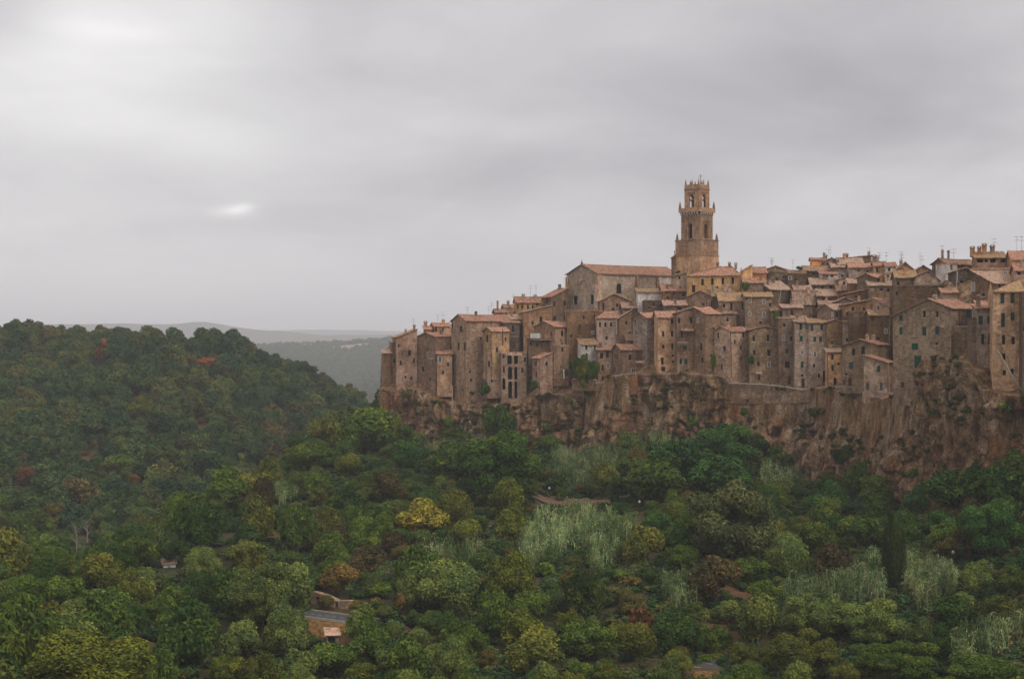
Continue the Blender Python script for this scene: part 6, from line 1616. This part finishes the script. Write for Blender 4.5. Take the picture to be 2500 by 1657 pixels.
def too_close(x, y, d):
    k = (int(x // 8), int(y // 8))
    for i in (-1, 0, 1):
        for j in (-1, 0, 1):
            for (a, b_, c_) in GRID.get((k[0] + i, k[1] + j), ()):
                if (a - x) ** 2 + (b_ - y) ** 2 < ((d + c_) * .5) ** 2: return True
    return False
def add_grid(x, y, d): GRID.setdefault((int(x // 8), int(y // 8)), []).append((x, y, d))
for t_ in TREES:
    if t_[5] != 'shrub': add_grid(t_[0].location.x, t_[0].location.y, t_[3] * t_[0].location.y / F * .8)
cand = []
for _ in range(14000):
    u = rs.uniform(-260, 2760); 
    ymax = float(yc(min(max(u, 930), 2790))) - 6 if u > 930 else float(np.interp(u, [-300, 0, 300, 500, 740, 930], [430, 430, 420, 440, 470, 440]))
    y = math.sqrt(rs.uniform(112.0 ** 2, ymax ** 2)); x = (u - CU) / F * y
    d = rs.choice([3.2, 4.6, 6.0, 7.5, 9.0], p=[.16, .24, .28, .22, .10]) if u > 700 else rs.choice([5.5, 7.0, 8.5, 10.0])
    if too_close(x, y, d * .80): continue
    z = float(zground(x, y)); k = d / 8.4
    hc = 4.4 * k * rs.uniform(.8, 1.1)
    uu, vv = to_px(x, y, z + hc); w = d * F / y; h_ = d * .85 * F / y
    if vv - h_ * .5 > 1720 : continue
    if blocked(uu, vv, w, h_, y): continue
    add_grid(x, y, d); cand.append((x, y, z, d, hc, uu, vv, w, h_))
inview = [c for c in cand if -20 < c[5] < 2520 and c[6] - c[8] * .5 < 1655]
inview.sort(key=lambda c: -c[7])
keep = inview[:N_TOTAL - 95]; REST = inview[N_TOTAL - 95:] + [c for c in cand if c not in set(inview)]
def pick_tint(u, v, y):
    f_ = float(fbm(u / 130, v / 90, 0, 2, 44)) + rs.normal() * .45
    if u > 1500 and v < 1330: p = ['deep blue green', 'dark green', 'deep blue green', 'mid green', 'olive green']
    elif u < 620: p = ['dark green', 'mid green', 'mid green', 'grey green', 'olive green', 'dark green']
    elif v > 1400: p = ['dark green', 'grey green', 'mid green', 'grey green', 'olive green', 'yellow green']
    else: p = ['dark green', 'mid green', 'olive green', 'mid green', 'bright green', 'brown green', 'yellow green']
    i = int(min(max((f_ + 1.1) / 2.2, 0), .999) * len(p)); return p[i]
for c in keep:
    x, y, z, d, hc, uu, vv, w, h_ = c
    tint = pick_tint(uu, vv, y)
    kind = 'shrub' if d < 3.5 else rs.choice(['broad', 'feather', 'fine'], p=[.58, .22, .20])
    plant(kind, tint, (x, y, z), d / BASEW[kind], d * rs.uniform(.72, 1.22) / BASEH[kind], None, 'trees on the near slopes', hc if kind != 'shrub' else None)

# labels for them: nearest landmark, direction, order
LM = [('the bell-shaped hut below the road', 805, 1560), ('the tall dark cypress', 2181, 1335), ('the lone white house', 414, 1390), ('the road glimpse', 790, 1505), ('the dirt path', 1430, 1225),
      ('the reed bed below the path', 1400, 1280), ('the lower right reed bed', 2410, 1565), ('the lower road glimpse', 1730, 1615), ('the big round grey-olive tree', 1790, 1262),
      ('the very large dark tree', 1215, 1125), ('the yellow-flowered tree', 1030, 1268), ('the blackish upright tree', 1425, 1450), ('the huge yellow-green tree', 215, 1622), ('the fresh green tree', 435, 1440),
      ('the orange creeper bush', 1565, 1505), ('the golden brown bush', 985, 1462), ('the bare pale trunks', 195, 1330), ('the rust-brown round tree', 64, 1160), ('the round olive tree', 800, 1050),
      ('the left end of the cliff', 935, 1000), ('the foot of the right cliff', 2380, 1150), ('the dry bank', 2480, 1400), ('the spiky fresh green tree', 725, 1290), ('the bottom left corner', 20, 1640), ('the bottom right corner', 2480, 1640),
      ('the large grey-green tree', 640, 1445), ('the path street lamp', 1561, 1233), ('the pale green tree', 595, 1115)]
LM[0] = ('the hut below the road', 805, 1560)
cells = {}
for t_ in TREES[NH:]:
    e, u, v = t_[0], t_[1], t_[2]
    best = min(range(len(LM)), key=lambda i: math.hypot(LM[i][1] - u, (LM[i][2] - v) * 1.3))
    dx, dv = u - LM[best][1], v - LM[best][2]
    a = math.degrees(math.atan2(-dv, dx)) % 360
    dr = ['right of', 'above and right of', 'above', 'above and left of', 'left of', 'below and left of', 'below', 'below and right of'][int(((a + 22.5) % 360) // 45)]
    cells.setdefault((best, dr, t_[6], t_[5]), []).append((math.hypot(dx, dv), t_))
ORD = ['nearest', 'second', 'third', 'fourth', 'fifth', 'sixth', 'seventh', 'eighth', 'ninth', 'tenth', 'eleventh', 'twelfth']
SH = {'big': 'large tree', 'broad': 'leafy tree', 'feather': 'feathery tree', 'fine': 'soft round tree', 'shrub': 'bush'}
for (b_, dr, tint, kind), ls in cells.items():
    ls.sort(key=lambda q: q[0])
    for i, (_, t_) in enumerate(ls):
        tint = tint.replace('deep blue green', 'blue-green').replace('mid green', 'plain green').replace('yellow green', 'yellow-green')
        if len(ls) == 1: t_[0]['label'] = '%s %s %s %s' % (tint, SH[kind], dr, LM[b_][0])
        else: t_[0]['label'] = '%s %s %s %s, %s of %s' % (tint, SH[kind], dr, LM[b_][0], ORD[i], ['', '', 'two', 'three', 'four', 'five', 'six', 'seven', 'eight', 'nine', 'ten', 'eleven', 'twelve'][len(ls)])

# --- the far woods: one object, points that carry crowns
def scatter(name, P_, scl, protos, mat, label, tilt=0.12, seed=1):
    me = bpy.data.meshes.new(name); me.from_pydata([tuple(p) for p in P_], [], []); me.update()
    a = me.attributes.new('scl', 'FLOAT_VECTOR', 'POINT'); a.data.foreach_set('vector', np.asarray(scl, dtype=np.float32).ravel())
    r = np.random.RandomState(seed)
    a = me.attributes.new('rot', 'FLOAT_VECTOR', 'POINT'); a.data.foreach_set('vector', np.stack([r.normal(size=len(P_)) * tilt, r.normal(size=len(P_)) * tilt, r.uniform(0, 6.28, len(P_))], 1).astype(np.float32).ravel())
    a = me.attributes.new('pick', 'INT', 'POINT'); a.data.foreach_set('value', r.randint(0, len(protos), len(P_)).astype(np.int32))
    o = link(name, me); tag(o, label, kind='stuff')
    col = bpy.data.collections.new(name + '_sources')
    for i, m_ in enumerate(protos):
        q = bpy.data.objects.new('source_%02d' % i, m_); col.objects.link(q)
    ng = bpy.data.node_groups.new(name, 'GeometryNodeTree')
    ng.interface.new_socket('Geometry', in_out='INPUT', socket_type='NodeSocketGeometry'); ng.interface.new_socket('Geometry', in_out='OUTPUT', socket_type='NodeSocketGeometry')
    N, L = ng.nodes, ng.links
    gi, go = N.new('NodeGroupInput'), N.new('NodeGroupOutput')
    ip = N.new('GeometryNodeInstanceOnPoints'); ci = N.new('GeometryNodeCollectionInfo'); ci.inputs['Collection'].default_value = col
    ci.inputs['Separate Children'].default_value = True; ci.inputs['Reset Children'].default_value = True
    L.new(gi.outputs[0], ip.inputs['Points']); L.new(ci.outputs[0], ip.inputs['Instance']); ip.inputs['Pick Instance'].default_value = True
    def attr(nm, ty):
        x = N.new('GeometryNodeInputNamedAttribute'); x.data_type = ty; x.inputs['Name'].default_value = nm; return [q for q in x.outputs if q.enabled][0]
    L.new(attr('pick', 'INT'), ip.inputs['Instance Index']); L.new(attr('rot', 'FLOAT_VECTOR'), ip.inputs['Rotation']); L.new(attr('scl', 'FLOAT_VECTOR'), ip.inputs['Scale'])
    L.new(ip.outputs[0], go.inputs[0])
    md = o.modifiers.new('scatter', 'NODES'); md.node_group = ng
    return o
MATS['slope_mix'] = leaf_mat('slope_leaves', (0.04, 0.06, 0.02), rnd_stops=[(0.0, (0.026, 0.053, 0.015)), (0.2, (0.047, 0.088, 0.021)), (0.4, (0.074, 0.109, 0.024)), (0.55, (0.038, 0.079, 0.026)), (0.72, (0.090, 0.122, 0.029)), (0.84, (0.074, 0.067, 0.021)), (1.0, (0.112, 0.101, 0.026))])
MATS['wood_mix'] = leaf_mat('woodland_leaves', (0.04, 0.06, 0.02), rnd_stops=[(0.0, (0.018, 0.044, 0.020)), (0.2, (0.035, 0.070, 0.022)), (0.4, (0.059, 0.095, 0.031)), (0.52, (0.031, 0.070, 0.033)), (0.7, (0.080, 0.111, 0.033)), (0.82, (0.054, 0.057, 0.025)), (0.93, (0.092, 0.122, 0.033)), (1.0, (0.109, 0.091, 0.033))])
far_pro = [crown_mesh('wood_crown', MATS['wood_mix'], seed=200 + i, R=(4, 4, 3.4), n=1900, leaf=0.32, lobes=(14, 18, 22, 16)[i], lobe=(0.28, 0.5)) for i in range(4)]
P_, Sc = [], []
r = np.random.RandomState(5)
for c in REST:
    P_.append((c[0], c[1], c[2] + c[4])); k = c[3] / 8.4; Sc.append((k, k, k * r.uniform(.8, 1.05)))
near_pro = [crown_mesh('slope_crown', MATS['slope_mix'], seed=250 + i, R=(4, 4, 3.4), n=3200, leaf=0.25, lobes=(14, 18, 22, 26)[i], lobe=(0.28, 0.5)) for i in range(4)]
scatter('slope_trees', P_, Sc, near_pro, None, 'smaller trees filling the slope between the larger ones', seed=2)
P_, Sc = [], []
G2 = {}
def far_add(u0, u1, y0, y1, n, dmin, dmax, zoff=.45, cond=None):
    for _ in range(n):
        u = r.uniform(u0, u1); y = math.sqrt(r.uniform(y0 ** 2, y1 ** 2)); x = (u - CU) / F * y; d = r.uniform(dmin, dmax)
        if cond and not cond(u, y): continue
        k = (int(x // 7), int(y // 7)); bad = False
        for i in (-1, 0, 1):
            for j in (-1, 0, 1):
                for (a, b_) in G2.get((k[0] + i, k[1] + j), ()):
                    if (a - x) ** 2 + (b_ - y) ** 2 < (d * .66) ** 2: bad = True
        if bad: continue
        z = float(zground(x, y)); hc = d * zoff * r.uniform(.8, 1.25); uu, vv = to_px(x, y, z + hc)
        if blocked(uu, vv, d * F / y, d * F / y, y): continue
        G2.setdefault(k, []).append((x, y)); P_.append((x, y, z + hc)); Sc.append((d / 8.4, d / 8.4, d / 8.4 * r.uniform(.8, 1.1)))
far_add(-500, 960, 415, 790, 4000, 9.5, 13.5)
far_add(-500, 960, 415, 790, 22000, 4.5, 9.0)
far_add(700, 965, 830, 2300, 5000, 9.0, 14.0)
far_add(330, 1120, 2300, 3900, 30000, 12.0, 19.0, cond=lambda u, y: not (808 < u < 905 and 3560 < y < 3800))
scatter('woodland', P_, Sc, far_pro, None, 'mixed woodland covering the left hill and the hills behind it')

# --- low growth between the trees
und = [crown_mesh('low_growth', MATS['wood_mix'], seed=300 + i, R=(1.7, 1.7, 1.0), n=420, leaf=0.22, lobes=8, lobe=(0.35, 0.6)) for i in range(3)]
P_, Sc = [], []
for _ in range(9000):
    u = r.uniform(-150, 2650); ymax = float(yc(min(max(u, 930), 2790))) - 3 if u > 930 else 440
    y = math.sqrt(r.uniform(118.0 ** 2, ymax ** 2)); x = (u - CU) / F * y; z = float(zground(x, y)); uu, vv = to_px(x, y, z + .5)
    s = r.uniform(.5, 1.25); w = 3.4 * s * F / y
    if any(y < Y_ + 2.5 and uu + w * .5 > a0 + 4 and uu - w * .5 < a1 - 4 and vv + w * .25 > b0 and vv - w * .25 < b1 for (a0, a1, b0, b1, Y_) in CLEAR[:14]): continue
    P_.append((x, y, z + .35 * s)); Sc.append((s, s, s * r.uniform(.6, 1.1)))
scatter('undergrowth', P_, Sc, und, None, 'low bushes and brambles covering the slope between the trees', seed=4)
# tufts on the cliff ledges
MATS['moss'] = leaf_mat('ledge_growth', (0.055, 0.065, 0.022), (0.12, 0.10, 0.03))
tft = [crown_mesh('tuft', MATS['moss'], seed=320 + i, R=(.7, .7, .45), n=130, leaf=0.13, lobes=5, lobe=(0.4, 0.6)) for i in range(2)]
cl = bpy.data.objects['cliff'].data; co = np.zeros(len(cl.vertices) * 3, dtype=np.float32); cl.vertices.foreach_get('co', co); co = co.reshape(-1, 3)
nn = np.zeros(len(cl.vertices) * 3, dtype=np.float32); cl.vertices.foreach_get('normal', nn); nn = nn.reshape(-1, 3)
uu_ = CU + F * co[:, 0] / co[:, 1]; vv_ = CV - F * co[:, 2] / co[:, 1]
sel = np.nonzero((np.abs(nn[:, 2]) > .35) & (co[:, 1] < yc(np.clip(uu_, 930, 2790)) - .5) & (vv_ < lerp_tab(VFOOT, uu_) + 10))[0]
dens = fbm(co[sel, 0] / 7, co[sel, 1] / 7, co[sel, 2] / 4, 3, 91)
sel = sel[dens > .15]; sel = sel[r.permutation(len(sel))[:520]]
s_ = r.uniform(.5, 1.6, len(sel)); scatter('ledge_growth', co[sel], np.stack([s_, s_, s_ * .9], 1), tft, None, 'small tufts growing on the ledges of the cliff', seed=6)

# --- beyond: field, cypress row and umbrella trees on the far crest
MATS['field'] = plain_mat('dry_field', (0.24, 0.17, 0.10), 0.95, 0.15, .05)
V, Fc = [], []
for i in range(9):
    u = 808 + (900 - 808) * i / 8
    for j in range(4):
        y = 3570 + 70 * j; x = (u - CU) / F * y; V.append((x, y, float(zground(x, y)) + 2))
for i in range(8):
    for j in range(3): q = i * 4 + j; Fc.append((q, q + 4, q + 5, q + 1))
tag(link('field', mesh_of('field', V, Fc, MATS['field'])), kind='structure')
def far_tree(kind, tint, u, vtop, vbot, w, y, label, group=None):
    x = (u - CU) / F * y; z0 = -(vbot - CV) / F * y; z1 = -(vtop - CV) / F * y
    sz = (z1 - z0) / (14.0 if kind == 'cypress' else 8.6)
    plant(kind, tint, (x, y, z0), w * y / F / BASEW[kind], sz, label, group)
for i, (u, vt) in enumerate(((733, 836), (741, 831), (747, 833), (752, 832), (766, 836))):
    far_tree('cypress', 'dark green', u, vt, 844, 5, 3740, ['leftmost', 'second from left', 'middle', 'fourth from left', 'rightmost'][i] + ' of the five tiny cypresses on the hazy crest', 'cypresses on the hazy crest')
far_tree('broad', 'dark green', 702, 834, 846, 16, 3740, 'small round tree left of the tiny cypresses on the hazy crest')
far_tree('broad', 'dark green', 776, 830, 845, 14, 3740, 'small round tree right of the tiny cypresses on the hazy crest')
far_tree('broad', 'dark green', 610, 836, 850, 14, 3740, 'lone round tree on the hazy crest just beyond the left hill')
far_tree('broad', 'dark green', 905, 822, 838, 18, 3720, 'umbrella shaped tree on the hazy crest near the cliff end')
far_tree('broad', 'dark green', 922, 824, 838, 14, 3720, 'second umbrella shaped tree right of the first near the cliff end')
far_tree('broad', 'dark green', 950, 818, 840, 26, 3720, 'dark tree clump on the crest touching the cliff end houses')
far_tree('broad', 'dark green', 968, 820, 840, 22, 3720, 'second dark tree on the crest half behind the cliff end houses')
def far_farm():
    p = world(750, 845, 3690); root = bpy.data.objects.new('farmhouse', None); COL.objects.link(root); root.location = p; tag(root, 'tiny pale farmhouse under the cypress row on the hazy crest', 'house')
    mb = MB(); mb.box(-10, 10, 0, 8, -6, 4.6); mb.build('wall', MATS['stone pink'], root)
    mb = MB(); mb.v = [(-11, -.5, 4.6), (11, -.5, 4.6), (11, 4, 7), (-11, 4, 7), (11, 8.5, 4.6), (-11, 8.5, 4.6)]; mb.f = [(0, 1, 2, 3), (3, 2, 4, 5), (0, 3, 5), (1, 4, 2)]; mb.build('roof', MATS['roof pink'], root)
far_farm()

# ------------------------------------------------------------------ haze: one closed box of even, thin air
mb = MB(); mb.box(-34000, 36000, -150, 14600, -110, 170)
hz = mb.build('haze', None); tag(hz, 'thin grey haze filling the valley', kind='stuff')
m = bpy.data.materials.new('haze_air'); m.use_nodes = True; nt = m.node_tree; nt.nodes.clear()
o_ = nt.nodes.new('ShaderNodeOutputMaterial'); v_ = nt.nodes.new('ShaderNodeVolumePrincipled')
v_.inputs['Color'].default_value = (0.96, 0.95, 0.99, 1); v_.inputs['Density'].default_value = 0.00014; v_.inputs['Anisotropy'].default_value = 0.0
nt.links.new(v_.outputs[0], o_.inputs['Volume']); hz.data.materials.append(m)
